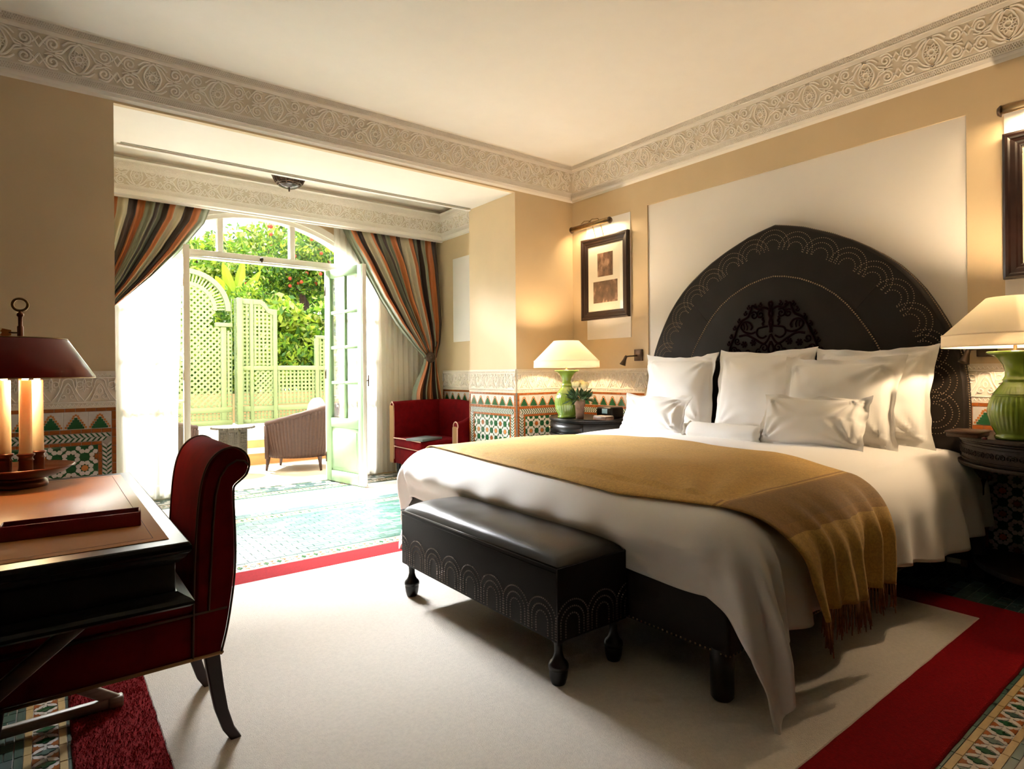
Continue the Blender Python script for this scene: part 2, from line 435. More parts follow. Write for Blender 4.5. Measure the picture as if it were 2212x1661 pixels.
def lattice_unit(U, H, nx):
    mb = MB(); p = U / nx; w = .0032
    ribbon(mb, [(0, .002), (U, .002)], .003); ribbon(mb, [(0, H - .002), (U, H - .002)], .003)
    for i in range(nx):
        for s in (0, 1):
            y0, y1 = (0, H) if s == 0 else (H, 0)
            ribbon(mb, [(i * p, y0), ((i + 1) * p, y1)], w, .006); ribbon(mb, [(i * p - p / 2, y0), ((i + .5) * p, y1)], w, .006)
    return mb
def dado_unit(U, H):
    mb = MB(); w = .0034
    lat = lambda y, h: [ribbon(mb, [(U * (i + .1) / 8, y), (U * (i + .5) / 8, y + h), (U * (i + .9) / 8, y)], .0026, .005) for i in range(8)]
    lat(.012, .014); lat(H - .028, .014)
    ribbon(mb, [(0, .034), (U, .034)], .003); ribbon(mb, [(0, H - .036), (U, H - .036)], .003)
    y0, h = .038, H - .078
    for s in (-1, 1):
        X = lambda x: U / 2 + s * x
        ribbon(mb, [(X(q[0]), y0 + q[1]) for q in curve2([(0, h), (U * .14, h * .9), (U * .2, h * .62), (U * .33, h * .3), (U * .5, h * .02)])], w)
        ribbon(mb, [(X(q[0]), y0 + q[1]) for q in curve2([(0, h * .78), (U * .1, h * .62), (U * .2, h * .3), (U * .3, h * .03)])], w)
        ribbon(mb, [(X(U * .36 + q[0]), y0 + h * .72 + q[1]) for q in spiral(0, 0, h * .2, -pi / 2, 1.4, 1, 14)], w * .8)
        ribbon(mb, [(X(U * .13 + q[0]), y0 + h * .22 + q[1]) for q in spiral(0, 0, h * .15, pi / 2, 1.3, -1, 14)], w * .8)
        ribbon(mb, [(X(q[0]), y0 + q[1]) for q in curve2([(U * .5, h), (U * .45, h * .8), (U * .47, h * .55), (U * .5, h * .42)])], w * .8)
        ribbon(mb, [(X(q[0]), y0 + q[1]) for q in curve2([(U * .24, h * .98), (U * .27, h * .75), (U * .24, h * .55)])], w * .8)
    ribbon(mb, [(U / 2 + q[0] * .6, y0 + h * .46 + q[1]) for q in circ(0, 0, h * .12, 8)], w * .8)
    return mb
UF, UL, UD = .36, .18, .165
HF = hypot(.055, .163)
ME_FRIEZE = frieze_unit(UF, HF).mesh('frieze_relief')
ME_LAT = lattice_unit(UL, .042, 8).mesh('lattice_relief')
ME_DADO = dado_unit(UD, .213).mesh('dado_relief')
def frame(o, ux, up):
    ux = Vector(ux).normalized(); up = Vector(up).normalized(); n = ux.cross(up)
    return Matrix(((ux.x, up.x, n.x, o[0]), (ux.y, up.y, n.y, o[1]), (ux.z, up.z, n.z, o[2]), (0, 0, 0, 1)))
def run_units(parent, me, name, F, length, U):
    n = max(1, round(length / U)); s = length / (n * U)
    for i in range(n):
        o = link(name, me, parent); o.matrix_basis = F @ Matrix.Translation((i * U * s, 0, 0)) @ Matrix.Diagonal((s, 1, 1, 1))
PROF = [(0, 2.740), (.020, 2.755), (.026, 2.774), (.036, 2.814), (.042, 2.820), (.095, 2.983), (.101, 2.983), (.103, 3.008), (.112, 3.042), (.135, CZ), (0, CZ)]
def cornice(name, o, ux, nrm, length, mitre0=0, mitre1=0, units=True, prof=PROF, skip=0.0):
    ux = Vector(ux); nrm = Vector(nrm); o = Vector(o)
    mb = MB(); vs = []
    for (p, z) in prof: vs.append(o + ux * (p * mitre0) + nrm * p + Vector((0, 0, z)))
    for (p, z) in prof: vs.append(o + ux * (length - p * mitre1) + nrm * p + Vector((0, 0, z)))
    k = len(prof)
    for i in range(k - 1):
        m = STUCCOSHADE if i in (2, 4, 7) else STUCCO
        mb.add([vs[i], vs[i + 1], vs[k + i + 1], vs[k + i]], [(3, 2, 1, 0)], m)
    mb.add([vs[i] for i in range(k)], [tuple(range(k))], STUCCO); mb.add([vs[k + i] for i in range(k)], [tuple(range(k - 1, -1, -1))], STUCCO)
    root = struct(name, mb)
    if units:
        for (i, me, nm, U) in ((2, ME_LAT, 'carved_lattice', UL), (4, ME_FRIEZE, 'carved_panel', UF), (7, ME_LAT, 'carved_lattice', UL)):
            (p0, z0), (p1, z1) = prof[i], prof[i + 1]
            a = o + nrm * p0 + Vector((0, 0, z0)) + ux * (p1 * mitre0 + skip)
            F = frame(a, ux, nrm * (p1 - p0) + Vector((0, 0, z1 - z0)))
            run_units(root, me, nm, F, length - skip - p1 * (mitre0 + mitre1), U)
    return root
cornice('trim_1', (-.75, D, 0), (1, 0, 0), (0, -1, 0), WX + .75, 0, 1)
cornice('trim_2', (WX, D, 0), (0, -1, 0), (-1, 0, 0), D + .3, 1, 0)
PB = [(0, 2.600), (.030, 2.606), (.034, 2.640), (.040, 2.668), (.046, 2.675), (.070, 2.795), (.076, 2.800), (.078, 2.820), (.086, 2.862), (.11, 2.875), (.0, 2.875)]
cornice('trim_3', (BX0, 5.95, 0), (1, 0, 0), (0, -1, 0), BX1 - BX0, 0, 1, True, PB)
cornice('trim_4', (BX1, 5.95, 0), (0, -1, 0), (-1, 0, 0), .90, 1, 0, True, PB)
b = MB(); b.box(BX0, BX1, 5.952, 5.985, 2.59, BCZ, STUCCO); struct('trim_5', b)      # pelmet board carrying the bay cornice
b = MB(); b.box(.42, 3.34, 4.985, 5.012, OZ - .004, OZ + .02, mat('slot_grey', (.30, .27, .21), .7)); b.box(.40, 3.36, 5.012, 5.046, OZ - .014, OZ + .02, CEIL)
struct('trim_6', b)                                                           # air slot in the soffit

# ------------------------------------------------------------------ mosaic dados
def star(n, r1, r2, a0=0): return [((r1 if k % 2 == 0 else r2) * cos(a0 + pi * k / n), (r1 if k % 2 == 0 else r2) * sin(a0 + pi * k / n)) for k in range(2 * n)]
PIECE = {}
def piece(parent, F, poly, m, name, th=.0035):
    cx = sum(p[0] for p in poly) / len(poly); cy = sum(p[1] for p in poly) / len(poly)
    key = (m.name, tuple((round(p[0] - cx, 4), round(p[1] - cy, 4)) for p in poly), th)
    if key not in PIECE:
        mb = MB(); n = len(poly); q = [(p[0] - cx, p[1] - cy) for p in poly]
        mb.add([(*p, 0) for p in q] + [(p[0] * .97, p[1] * .97, th) for p in q],
               [tuple(range(n, 2 * n))] + [(i, (i + 1) % n, n + (i + 1) % n, n + i) for i in range(n)], m)
        PIECE[key] = mb.mesh(name)
    o = link(name, PIECE[key], parent)
    o.matrix_basis = F @ Matrix.Translation((cx, cy, 0)) @ Matrix.Rotation(random.uniform(-.012, .012), 4, 'X') @ Matrix.Rotation(random.uniform(-.012, .012), 4, 'Y')
def piece_in(mb, F, poly, m, th=.0035):
    n = len(poly); cx = sum(p[0] for p in poly) / n; cy = sum(p[1] for p in poly) / n
    vs = [F @ Vector((*p, 0)) for p in poly] + [F @ Vector((cx + (p[0] - cx) * .97, cy + (p[1] - cy) * .97, th)) for p in poly]
    mb.add(vs, [tuple(range(n, 2 * n))] + [(i, (i + 1) % n, n + (i + 1) % n, n + i) for i in range(n)], m)
def dado_pieces(W, zt, zb):
    """tile polygons of a dado W wide, from zt down to zb: (poly, material, name)"""
    out = []
    R = lambda x0, x1, y0, y1, m, nm: out.append(([(x0, y0), (x1, y0), (x1, y1), (x0, y1)], m, nm))
    def hrow(y0, y1, x0, x1, L=.05):
        n = max(1, round((x1 - x0) / L)); l = (x1 - x0) / n
        for i in range(n): R(x0 + i * l + .0008, x0 + (i + 1) * l - .0008, y0, y1, T_BROWN, 'border_tile')
    def vcol(x0, x1, y0, y1, L=.05):
        n = max(1, round((y1 - y0) / L)); l = (y1 - y0) / n
        for i in range(n): R(x0, x1, y0 + i * l + .0008, y0 + (i + 1) * l - .0008, T_BROWN, 'border_tile')
    e = .022
    hrow(zt - .020, zt, 0, W); hrow(zt - .145, zt - .123, e, W - e); vcol(0, e - .001, zb, zt - .021); vcol(W - e + .001, W, zb, zt - .021)
    # stepped trees
    n = max(1, round((W - 2 * e) / .116)); p = (W - 2 * e) / n; yb = zt - .123; s = .0105
    for i in range(n):
        c = e + (i + .5) * p
        steps = 5; pts = []; hw = [p * .35, p * .285, p * .215, p * .145, p * .07]; hh = (.066) / steps
        L = []; 
        for k in range(steps): L += [(c + hw[k], yb + .004 + k * hh), (c + hw[k], yb + .004 + (k + 1) * hh)]
        pts = L + [(2 * c - x, y) for x, y in reversed(L)]
        out.append((pts, T_GREEN, 'tree_tile'))
        for k in range(steps):
            for sg in (-1, 1):
                x = c + sg * (hw[k] + s * .62); y = yb + .006 + k * hh + hh * .5
                R(x - s * .5, x + s * .5, y - s * .5, y + s * .62, T_ORANGE, 'step_tile')
        for sg in (-1, 0, 1): R(c + sg * s * (.95 if sg else 1) - s * .48, c + sg * s * .95 + s * .48, yb + (.072 if sg else .078), yb + (.083 if sg else .089), T_ORANGE, 'step_tile')
        out.insert(0, ([(c - p / 2 + .0006, yb + .001), (c + p / 2 - .0006, yb + .001), (c + p / 2 - .0006, yb + .102), (c - p / 2 + .0006, yb + .102)], T_WHITE, 'field_tile'))
    # herringbone band: across the top and down both sides
    q = .026
    def herring(o, d, nrm, L):
        k = int(L / q)
        for i in range(k):
            for r, sg in ((0, 1), (1, -1)):
                h = .0235; y0 = r * h
                for (a, w_, m) in ((0, .55, T_WHITE), (.6, .34, T_GREEN)):
                    x0 = i * q + a * q; x1 = x0 + w_ * q; sh = .018 * sg
                    pl = [(x0, y0 + .001), (x1, y0 + .001), (x1 + sh, y0 + h - .001), (x0 + sh, y0 + h - .001)]
                    if min(pp[0] for pp in pl) < 0 or max(pp[0] for pp in pl) > L: continue
                    P = [(o[0] + d[0] * u + nrm[0] * v, o[1] + d[1] * u + nrm[1] * v) for u, v in pl]
                    if d[0] * nrm[1] - d[1] * nrm[0] < 0: P = P[::-1]
                    out.append((P, m, 'chevron_tile'))
    y1 = zt - .147
    herring((e, y1), (1, 0), (0, -1), W - 2 * e)
    if y1 - .05 - zb > .1:
        herring((e + .0005, y1 - .05), (0, -1), (1, 0), y1 - .05 - zb); herring((W - e - .0005, y1 - .05), (0, -1), (-1, 0), y1 - .05 - zb)
    f = e + .049; hrow(y1 - .068, y1 - .050, f, W - f)
    vcol(f, f + .018, zb, y1 - .069); vcol(W - f - .018, W - f, zb, y1 - .069)
    # star field
    x0, x1, yt = f + .019, W - f - .019, y1 - .069
    if x1 - x0 > .1:
        nx = max(1, round((x1 - x0) / .128)); P = (x1 - x0) / nx; ny = int((yt - zb) / P) + 1
        out.insert(0, ([(x0, zb), (x1, zb), (x1, yt), (x0, yt)], T_GREEN, 'field_tile'))
        for j in range(-1, ny):
            for i in range(nx + 1):
                cx, cy = x0 + i * P, yt - (j + .5) * P - P * .02
                def put(pl, m, nm):
                    xs_ = [a[0] for a in pl]; ys_ = [a[1] for a in pl]
                    if min(ys_) < zb or max(ys_) > yt + .004: return
                    if min(xs_) < x0 - .001 or max(xs_) > x1 + .001:
                        pl = [(min(max(a[0], x0), x1), a[1]) for a in pl]
                        if max(a[0] for a in pl) - min(a[0] for a in pl) < .006: return
                    out.append((pl, m, nm))
                k = P / .150
                for (ax, ay, cm) in ((cx, cy, T_BROWN if (i + j) % 2 else T_GREEN), (cx + P / 2, cy - P / 2, T_ORANGE)):
                    if ax > x1 + .02: continue
                    if cm is T_ORANGE: put([(ax + .021 * k * cos(pi * q_ / 5), ay + .021 * k * sin(pi * q_ / 5)) for q_ in range(10)], cm, 'disc_tile')
                    else: put([(ax + a, ay + c) for a, c in star(8, .029 * k, .017 * k)], cm, 'star_tile')
                    for q_ in range(8):
                        a = pi / 4 * q_ + pi / 8; ca, sa = cos(a), sin(a)
                        pl = [(.021, 0), (.030, -.0150), (.044, -.0155), (.0545, 0), (.044, .0155), (.030, .0150)]
                        put([(ax + k * (u * ca - v * sa), ay + k * (u * sa + v * ca)) for u, v in pl], T_WHITE, 'petal_tile')
                put([(cx + P / 2 + a, cy + c) for a, c in star(6, .027 * k, .014 * k)], T_GREEN, 'small_star_tile')
                put([(cx + a, cy - P / 2 + c) for a, c in star(6, .027 * k, .014 * k)], T_GREEN, 'small_star_tile')
    return out
def dado(name, o, ux, W, single=None, ztop=.912, zb=.02, units=True):
    """tile dado + carved stucco band; single=(x0,x1,z0,z1) -> tiles that are objects of their own there"""
    ux = Vector(ux); n = ux.cross(Vector((0, 0, 1))); o = Vector(o)
    F = frame(o + n * .010, ux, (0, 0, 1))
    mb = MB(); mb.add([F @ Vector(p) for p in [(x, y, z) for z in (-.012, 0) for y in (0, ztop) for x in (0, W)]],
                      [(0, 2, 3, 1), (4, 5, 7, 6), (0, 1, 5, 4), (2, 6, 7, 3), (0, 4, 6, 2), (1, 3, 7, 5)], MORTAR)
    mb.add([F @ Vector(p) for p in [(x, y, z) for z in (-.012, .002) for y in (ztop, 1.127) for x in (0, W)]],
           [(0, 2, 3, 1), (4, 5, 7, 6), (0, 1, 5, 4), (2, 6, 7, 3), (0, 4, 6, 2), (1, 3, 7, 5)], STUCCOSHADE_PALE)
    root = struct(name, mb)
    if units: run_units(root, ME_DADO, 'carved_panel', frame(o + n * .012 + Vector((0, 0, ztop)), ux, (0, 0, 1)), W, UD)
    st = MB()
    for pl, m, nm in dado_pieces(W, ztop, zb):
        x = sum(p[0] for p in pl) / len(pl); y = sum(p[1] for p in pl) / len(pl)
        if single and single[0] <= x <= single[1] and single[2] <= y <= single[3]: piece(root, F, pl, m, nm, .0012 if nm == 'field_tile' else .0035)
        else: piece_in(st, F, pl, m, .0012 if nm == 'field_tile' else .0035)
    if st.v: obj('mosaic', st, root, kind='stuff')
    return root
dado('trim_7', (-.75, D, 0), (1, 0, 0), .75 + OX0, single=(.42, 1.09, .52, .92))
dado('trim_8', (OX1, D, 0), (1, 0, 0), WX - OX1, single=(0, .55, .60, .92))
dado('trim_9', (OX1, PY, 0), (0, -1, 0), PY - D, single=(0, .76, .60, .92))
dado('trim_10', (WX, D, 0), (0, -1, 0), D - NY1)
dado('trim_11', (WX, NY0, 0), (0, -1, 0), 1.3, single=(.0, .40, .25, .92))
dado('trim_12', (BX1, 5.95, 0), (0, -1, 0), .90)
# rounded wooden stops where the dado ends at the bed niche
for i, y in enumerate((NY0 + .012, NY1 - .012)):
    b = MB(); b.prism([(y - .016, 0), (y + .016, 0), (y + .016, .93), (y + .009, .955), (y, .962), (y - .009, .955), (y - .016, .93)], WX - .05, WX + .03, mat('plaster_tan_stop', (.58, .42, .25), .6), 'YZ')
    struct('trim_%d' % (13 + i), b)

# ------------------------------------------------------------------ floor tiles
def floor_piece(poly): return frame((0, 0, 0.0), (1, 0, 0), (0, 1, 0))
FF = frame((0, 0, 0), (1, 0, 0), (0, 1, 0))
st = MB(); stg = MB()
def frect(x0, x1, y0, y1, m, single=None, g=.001, nm='floor_tile'):
    pl = [(x0 + g, y0 + g), (x1 - g, y0 + g), (x1 - g, y1 - g), (x0 + g, y1 - g)]
    if single: piece(FLOOR, FF, pl, m, nm, .003)
    else: piece_in(st, FF, pl, m, .003)
def border_strip(x0, y0, ux, L, single=(9, 9)):
    """green line, ochre line, cross mosaic, ochre line; ux along the strip, width to its left"""
    nx, ny = -ux[1], ux[0]
    T = lambda u, v: (x0 + ux[0] * u + nx * v, y0 + ux[1] * u + ny * v)
    def q(u0, u1, v0, v1, m, s, nm='floor_tile'):
        pl = [T(u0 + .0008, v0 + .0008), T(u1 - .0008, v0 + .0008), T(u1 - .0008, v1 - .0008), T(u0 + .0008, v1 - .0008)]
        piece(FLOOR, FF, pl, m, nm, .003) if s else piece_in(st, FF, pl, m, .003)
    l = .10
    for i in range(int(L / l)):
        s = single[0] <= i * l <= single[1]
        q(i * l, (i + 1) * l, 0, .020, T_YELL, s, 'ochre_tile'); q(i * l, (i + 1) * l, .083, .103, T_YELL, s, 'ochre_tile')
        q(i * l, (i + 1) * l, -.05, 0, T_FGREEN, False); q(i * l, (i + 1) * l, .103, .125, T_FGREEN, False)
    p = .072
    for i in range(int(L / p)):
        u = i * p + p / 2; s = single[0] <= u <= single[1]; c = .0515
        cross = [(.030, .003), (.012, .006), (.010, .012), (.004, .0135), (0, .013)]
        half = [(-.030, -.003), (-.012, -.006), (-.010, -.012), (0, -.0145), (.010, -.012), (.012, -.006), (.030, -.003), (.030, .003), (.012, .006), (.010, .012), (0, .0145), (-.010, .012), (-.012, .006), (-.030, .003)]
        items = [([(a[1] * 1.0, a[0] * .8) for a in half][::-1], T_GREEN if i % 3 else T_FGREEN, 'cross_tile', u, c)]
        for v, sg in ((.0205, 1), (.0825, -1)):
            hx = [(-.016, 0), (.016, 0), (.012, .008), (.016, .012), (.007, .014), (0, .020), (-.007, .014), (-.016, .012), (-.012, .008)]
            hx = [(a, c_ * sg) for a, c_ in hx]
            if sg < 0: hx = hx[::-1]
            items.append((hx, T_BROWN, 'half_star_tile', u + p / 2, v))
        for sg in (-1, 1):
            for sh in (-1, 1):
                w = [(.0165 * sh, sg * .006), (.030 * sh, sg * .003), (.0335 * sh, sg * .012), (.020 * sh, sg * .0285), (.006 * sh, sg * .0305), (.005 * sh, sg * .0245), (.0115 * sh, sg * .016)]
                if sg * sh < 0: w = w[::-1]
                items.append((w, T_WHITE, 'white_tile', u, c))
        for pl, m, nm, du, dv in items:
            P = [T(du + a, dv + c_) for a, c_ in pl]
            piece(FLOOR, FF, P, m, nm, .003) if s else piece_in(st, FF, P, m, .003)
border_strip(-.060 + .103, 1.55, (0, 1), 2.0, (.3, 1.0))           # left of the rug (mosaic towards -X)
border_strip(3.75, .602, (-1, 0), 2.6, (.85, 1.8))                 # right of the rug, towards -Y
border_strip(-.4, 3.60, (1, 0), 4.4, (1.2, 2.4))                   # beyond the rug
border_strip(.40, 4.78, (1, 0), 2.95, (.9, 2.0))
border_strip(.30, 5.72, (1, 0), 3.2, (1.2, 2.3))
rr = random.Random(3)
def field(x0, x1, y0, y1, w, h, mats, single=None):
    j = 0; y = y0
    while y < y1 - .001:
        x = x0 - (w / 2 if j % 2 else 0)
        while x < x1 - .001:
            a, c = max(x, x0), min(x + w, x1)
            if c - a > .008: frect(a, c, y, min(y + h, y1), mats[rr.randrange(len(mats))], single and single[0] <= a <= single[1] and single[2] <= y <= single[3])
            x += w
        y += h; j += 1
GR = [T_FGREEN, T_FGREEN, T_FGREEN2, T_SLATE]
field(.30, 3.75, 3.73, 4.73, .105, .048, GR, (1.05, 2.45, 3.98, 4.70))
field(.40, 3.35, 4.91, 5.04, .10, .05, [T_FGREEN2, T_SLATE])
field(.35, 3.34, 5.06, 5.66, .60, .30, [WHITEST])
field(.12, 3.58, 5.86, 6.10, .05, .05, [T_SLATE, T_WHITE, T_FGREEN2])
field(-1.7, -.083, .0, 3.58, .11, .05, GR); field(.4, 3.9, -1.6, .46, .2, .1, GR); field(3.40, 4.05, .62, 3.55, .11, .05, GR)
field(-.083, .44, -1.6, 1.5, .11, .05, GR)
obj('tile_field', st, FLOOR, kind='stuff')
b = MB(); b.box(.98, 2.36, 6.10, 6.42, .0, .012, WHITEST); struct('trim_15', b)   # door sill
# ------------------------------------------------------------------ window and doors
def pane(name, x0, x1, z0, z1, y, parent):
    b = MB(); b.box(x0, x1, y - .002, y + .002, z0, z1, GLASS); return obj(name, b, parent)
b = MB()
def archband(mb, x0, x1, top_out, top_in, y0, y1, m, n=28):
    for i in range(n):
        a, c = lerp(x0, x1, i / n), lerp(x0, x1, (i + 1) / n)
        mb.prism([(a, arch_z(a) - top_in), (c, arch_z(c) - top_in), (c, arch_z(c) - top_out), (a, arch_z(a) - top_out)], y0, y1, m)
archband(b, AX0, AX1, -.002, .058, WY - .01, WY + .09, FRAMEW)
archband(b, AX0, AX1, -.05, .018, WY - .03, WY - .005, FRAMEW)
WIN = struct('window_1', b)
def post(nm, x0, x1, z0, z1, y0=WY, y1=WY + .07):
    p = MB(); p.rbox(x0, x1, y0, y1, z0, z1, FRAMEW, .006, 1); return obj(nm, p, WIN)
TB0, TB1 = 2.170, 2.245
post('frame_post', .985, 1.03, .0, 2.19); post('frame_post', 2.305, 2.36, 0, 2.19)
post('frame_post', AX0, AX0 + .05, 0, 2.1); post('frame_post', AX1 - .05, AX1, 0, 2.1)
post('transom_bar', AX0, AX1, TB0 + .012, TB1, WY - .01); 
p = MB(); p.rbox(1.03, 2.305, WY - .03, WY + .05, TB0 - .006, TB0 + .014, FRAMEW, .005, 1); obj('drip_moulding', p, WIN)
for x in (1.294, 1.959): post('mullion', x - .026, x + .026, TB1, arch_z(x) - .04)
for x0, x1 in ((1.03, 1.268), (1.32, 1.933), (1.985, 2.36)):
    pl = [(x0, TB1 - .01), (x1, TB1 - .01)] + [(lerp(x1, x0, i / 6), arch_z(lerp(x1, x0, i / 6)) - .04) for i in range(7)]
    p = MB(); p.prism(pl, WY + .03, WY + .034, GLASS); obj('pane', p, WIN)
b = MB(); b.rbox(1.64, 1.67, WY - .035, WY - .008, 2.195, 2.225, BRONZE, .006); b.lathe([(.001, 0), (.008, .002), (.008, .02), (.001, .024)], (1.655, WY - .03, 2.18), BRONZE, 8); obj('catch', b, WIN)
for x0, x1 in ((AX0 + .05, .985), (2.36, AX1 - .05)):
    post('rail', x0, x1, 0, .12)
    for z in (.86, 1.29, 1.72): post('muntin', x0, x1, z - .014, z + .014, WY + .01, WY + .05)
    xm = (x0 + x1) / 2; post('muntin', xm - .014, xm + .014, .12, 2.17, WY + .01, WY + .05)
    pane('pane', x0, x1, .12, 2.17, WY + .03, WIN)

def door_leaf(name, hx, hy, ang, L, sgn, label):
    """French door leaf hinged at (hx,hy); built along +X then turned; colour sage outside, cream edge"""
    T = .045; HT, HB = 2.155, .012
    F = Matrix.Translation((hx, hy, 0)) @ Matrix.Rotation(ang, 4, 'Z')
    s = .088; root = None
    def part(nm, x0, x1, z0, z1, y0=-T / 2, y1=T / 2, m=GREENP, r=.005):
        nonlocal root
        mb = MB(); mb.rbox(x0, x1, y0, y1, z0, z1, m, r, 1)
        o = obj(nm, mb, root); o.matrix_basis = F if root is None else F
        return o
    root = part(name, 0, s, HB, HT); root['kind'] = 'structure'; root['label'] = label
    root.matrix_basis = F
    def sub(nm, *a, **k):
        mb = MB(); x0, x1, z0, z1 = a; y0 = k.get('y0', -T / 2); y1 = k.get('y1', T / 2)
        mb.rbox(x0, x1, y0, y1, z0, z1, k.get('m', GREENP), k.get('r', .005), 1)
        return obj(nm, mb, root)
    sub('stile', L - s, L - .004, HB, HT); sub('edge_strip', L - .004, L, HB, HT, m=FRAMEW, r=.001)
    sub('rail', s, L - s, HT - .085, HT); sub('rail', s, L - s, HB, HB + .11); sub('rail', s, L - s, .56, .655)
    zs = [.655 + (HT - .085 - .655) * k / 4 for k in range(5)]
    xm = L / 2
    for z in zs[1:4]: sub('muntin', s, L - s, z - .017, z + .017, y0=-.016, y1=.016, r=.004)
    sub('muntin', xm - .017, xm + .017, .655, HT - .085, y0=-.016, y1=.016, r=.004)
    for k in range(4):
        for x0, x1 in ((s, xm - .013), (xm + .013, L - s)):
            sub('pane', x0, x1, zs[k] + .012, zs[k + 1] - .012, y0=-.003, y1=.003, m=GLASS, r=.001)
    sub('panel', s, L - s, HB + .11, .56, y0=-.010, y1=.010)
    sub('raised_panel', s + .035, L - s - .035, HB + .145, .525, y0=-.016, y1=.016, r=.007)
    mb = MB(); y = sgn * T / 2
    if name == 'door_1': mb.rbox(L - .06, L - .03, min(y, y + sgn * .004), max(y, y + sgn * .004), .93, 1.13, BRONZE, .003, 1)
    if name == 'door_1': mb.tube([(L - .045, y, 1.03), (L - .045, y + sgn * .05, 1.03)], .007, BRONZE, 6)
    if name == 'door_1': mb.tube([(L - .045, y + sgn * .05, .975), (L - .045, y + sgn * .05, 1.085)], .007, BRONZE, 6)
    if mb.v: obj('handle', mb, root)
    for z in (.25, 1.1, 1.95):
        h = MB(); h.tube([(0, 0.0 - sgn * T / 2, z - .05), (0, 0.0 - sgn * T / 2, z + .05)], .009, BRONZE, 8); obj('hinge', h, root)
    return root
a1 = atan2(5.462 - 6.10, 2.425 - 2.300); door_leaf('door_1', 2.300, 6.10, a1, hypot(.125, .638), 1, 'sage green glazed door leaf swung into the room, panes over a panel')
a2 = atan2(5.462 - 6.10, .900 - 1.005); door_leaf('door_2', 1.005, 6.10, a2, hypot(.105, .638), 1, 'left glazed door leaf swung in and seen edge on')

# ------------------------------------------------------------------ rug
RUG = thing('area_rug', 'large cream wool rug with a wide red border under the bed and bench', 'rug', (1.7, 2.1, 0))
RO = [(.052, .600), (3.43, .620), (3.43, 3.560), (.052, 3.560)]; RI = [(.268, .822), (3.215, .845), (3.215, 3.345), (.268, 3.345)]
def slab(mb, poly, z, m, r=.006, wob=.0):
    pts = []
    n = len(poly)
    for k in range(n):
        a, c = poly[k], poly[(k + 1) % n]
        for i in range(60):
            t = i / 60; pts.append((lerp(a[0], c[0], t) + wob * NZ(k * 9 + i * .9, 1, 2), lerp(a[1], c[1], t) + wob * NZ(k * 9 + i * .9, 5, 2)))
    cx = sum(p[0] for p in pts) / len(pts); cy = sum(p[1] for p in pts) / len(pts); N_ = len(pts)
    def inset(d, h): return [(p[0] + (d if p[0] < cx else -d) * (1 if abs(p[0] - cx) > .3 else 0), p[1] + (d if p[1] < cy else -d) * (1 if abs(p[1] - cy) > .3 else 0), h) for p in pts]
    vs = [(p[0], p[1], .0005) for p in pts] + [(p[0], p[1], z * .6) for p in pts] + inset(r, z)
    fs = []
    for lv in (0, 1):
        for i in range(N_): fs.append((lv * N_ + i, lv * N_ + (i + 1) % N_, (lv + 1) * N_ + (i + 1) % N_, (lv + 1) * N_ + i))
    mb.add(vs, fs, m, True); mb.add(inset(r, z), [tuple(range(N_))], m)
b = MB(); slab(b, RO, .012, RUGR, .006, .006); obj('border', b, RUG)
b = MB(); slab(b, RI, .0150, RUGC, .006, .004); obj('field', b, RUG)
# pile tufts standing up along the near edges where they can be told from the smooth mass
b = MB(); rp = random.Random(11)
def tufts(x0, x1, y0, y1, n, m, h):
    for _ in range(n):
        x, y = rp.uniform(x0, x1), rp.uniform(y0, y1); a = rp.uniform(0, 6.28); l = rp.uniform(.6, 1.1) * h; w = .0022
        dx, dy = rp.gauss(0, .4) * l, rp.gauss(0, .4) * l
        b.add([(x - w * cos(a), y - w * sin(a), .008), (x + w * cos(a), y + w * sin(a), .008), (x + dx, y + dy, .008 + l)], [(0, 1, 2)], m)
tufts(.055, .27, 1.6, 3.5, 14000, RUGR, .012)
obj('red_pile', b, RUG, kind='stuff')
b = MB(); tufts(.275, 1.5, 1.5, 2.6, 30000, RUGC, .0085)
obj('cream_pile', b, RUG, kind='stuff')

# ------------------------------------------------------------------ bed
EMBZ = 0
BED = thing('bed', 'low wide bed base in dark studded leather under the white duvet', 'bed', (2.8, 2.2, 0))
b = MB(); b.rbox(1.735, 3.97, 1.12, 3.30, .165, .40, LEATHER, .015); obj('base', b, BED)
b = MB(); b.rbox(1.76, 3.96, 1.16, 3.26, .40, .63, LINEN, .06, 3); obj('mattress', b, BED)
for x, y in ((1.765, 1.165), (1.765, 3.25), (3.85, 1.2), (3.85, 3.22)):
    b = MB(); b.lathe([(.030, .0), (.038, .01), (.040, .14), (.036, .17)], (x, y, .0165), BLACKW, 16); obj('leg', b, BED)
b = MB()
for i in range(110): b.dome((1.734, 1.13 + i * .0195, .178), (-1, 0, 0), .0042, BRASSN, 6)
for i in range(112): b.dome((1.74 + i * .0195, 1.119, .178), (0, -1, 0), .0042, BRASSN, 6)
obj('nail_row', b, BED, kind='stuff')

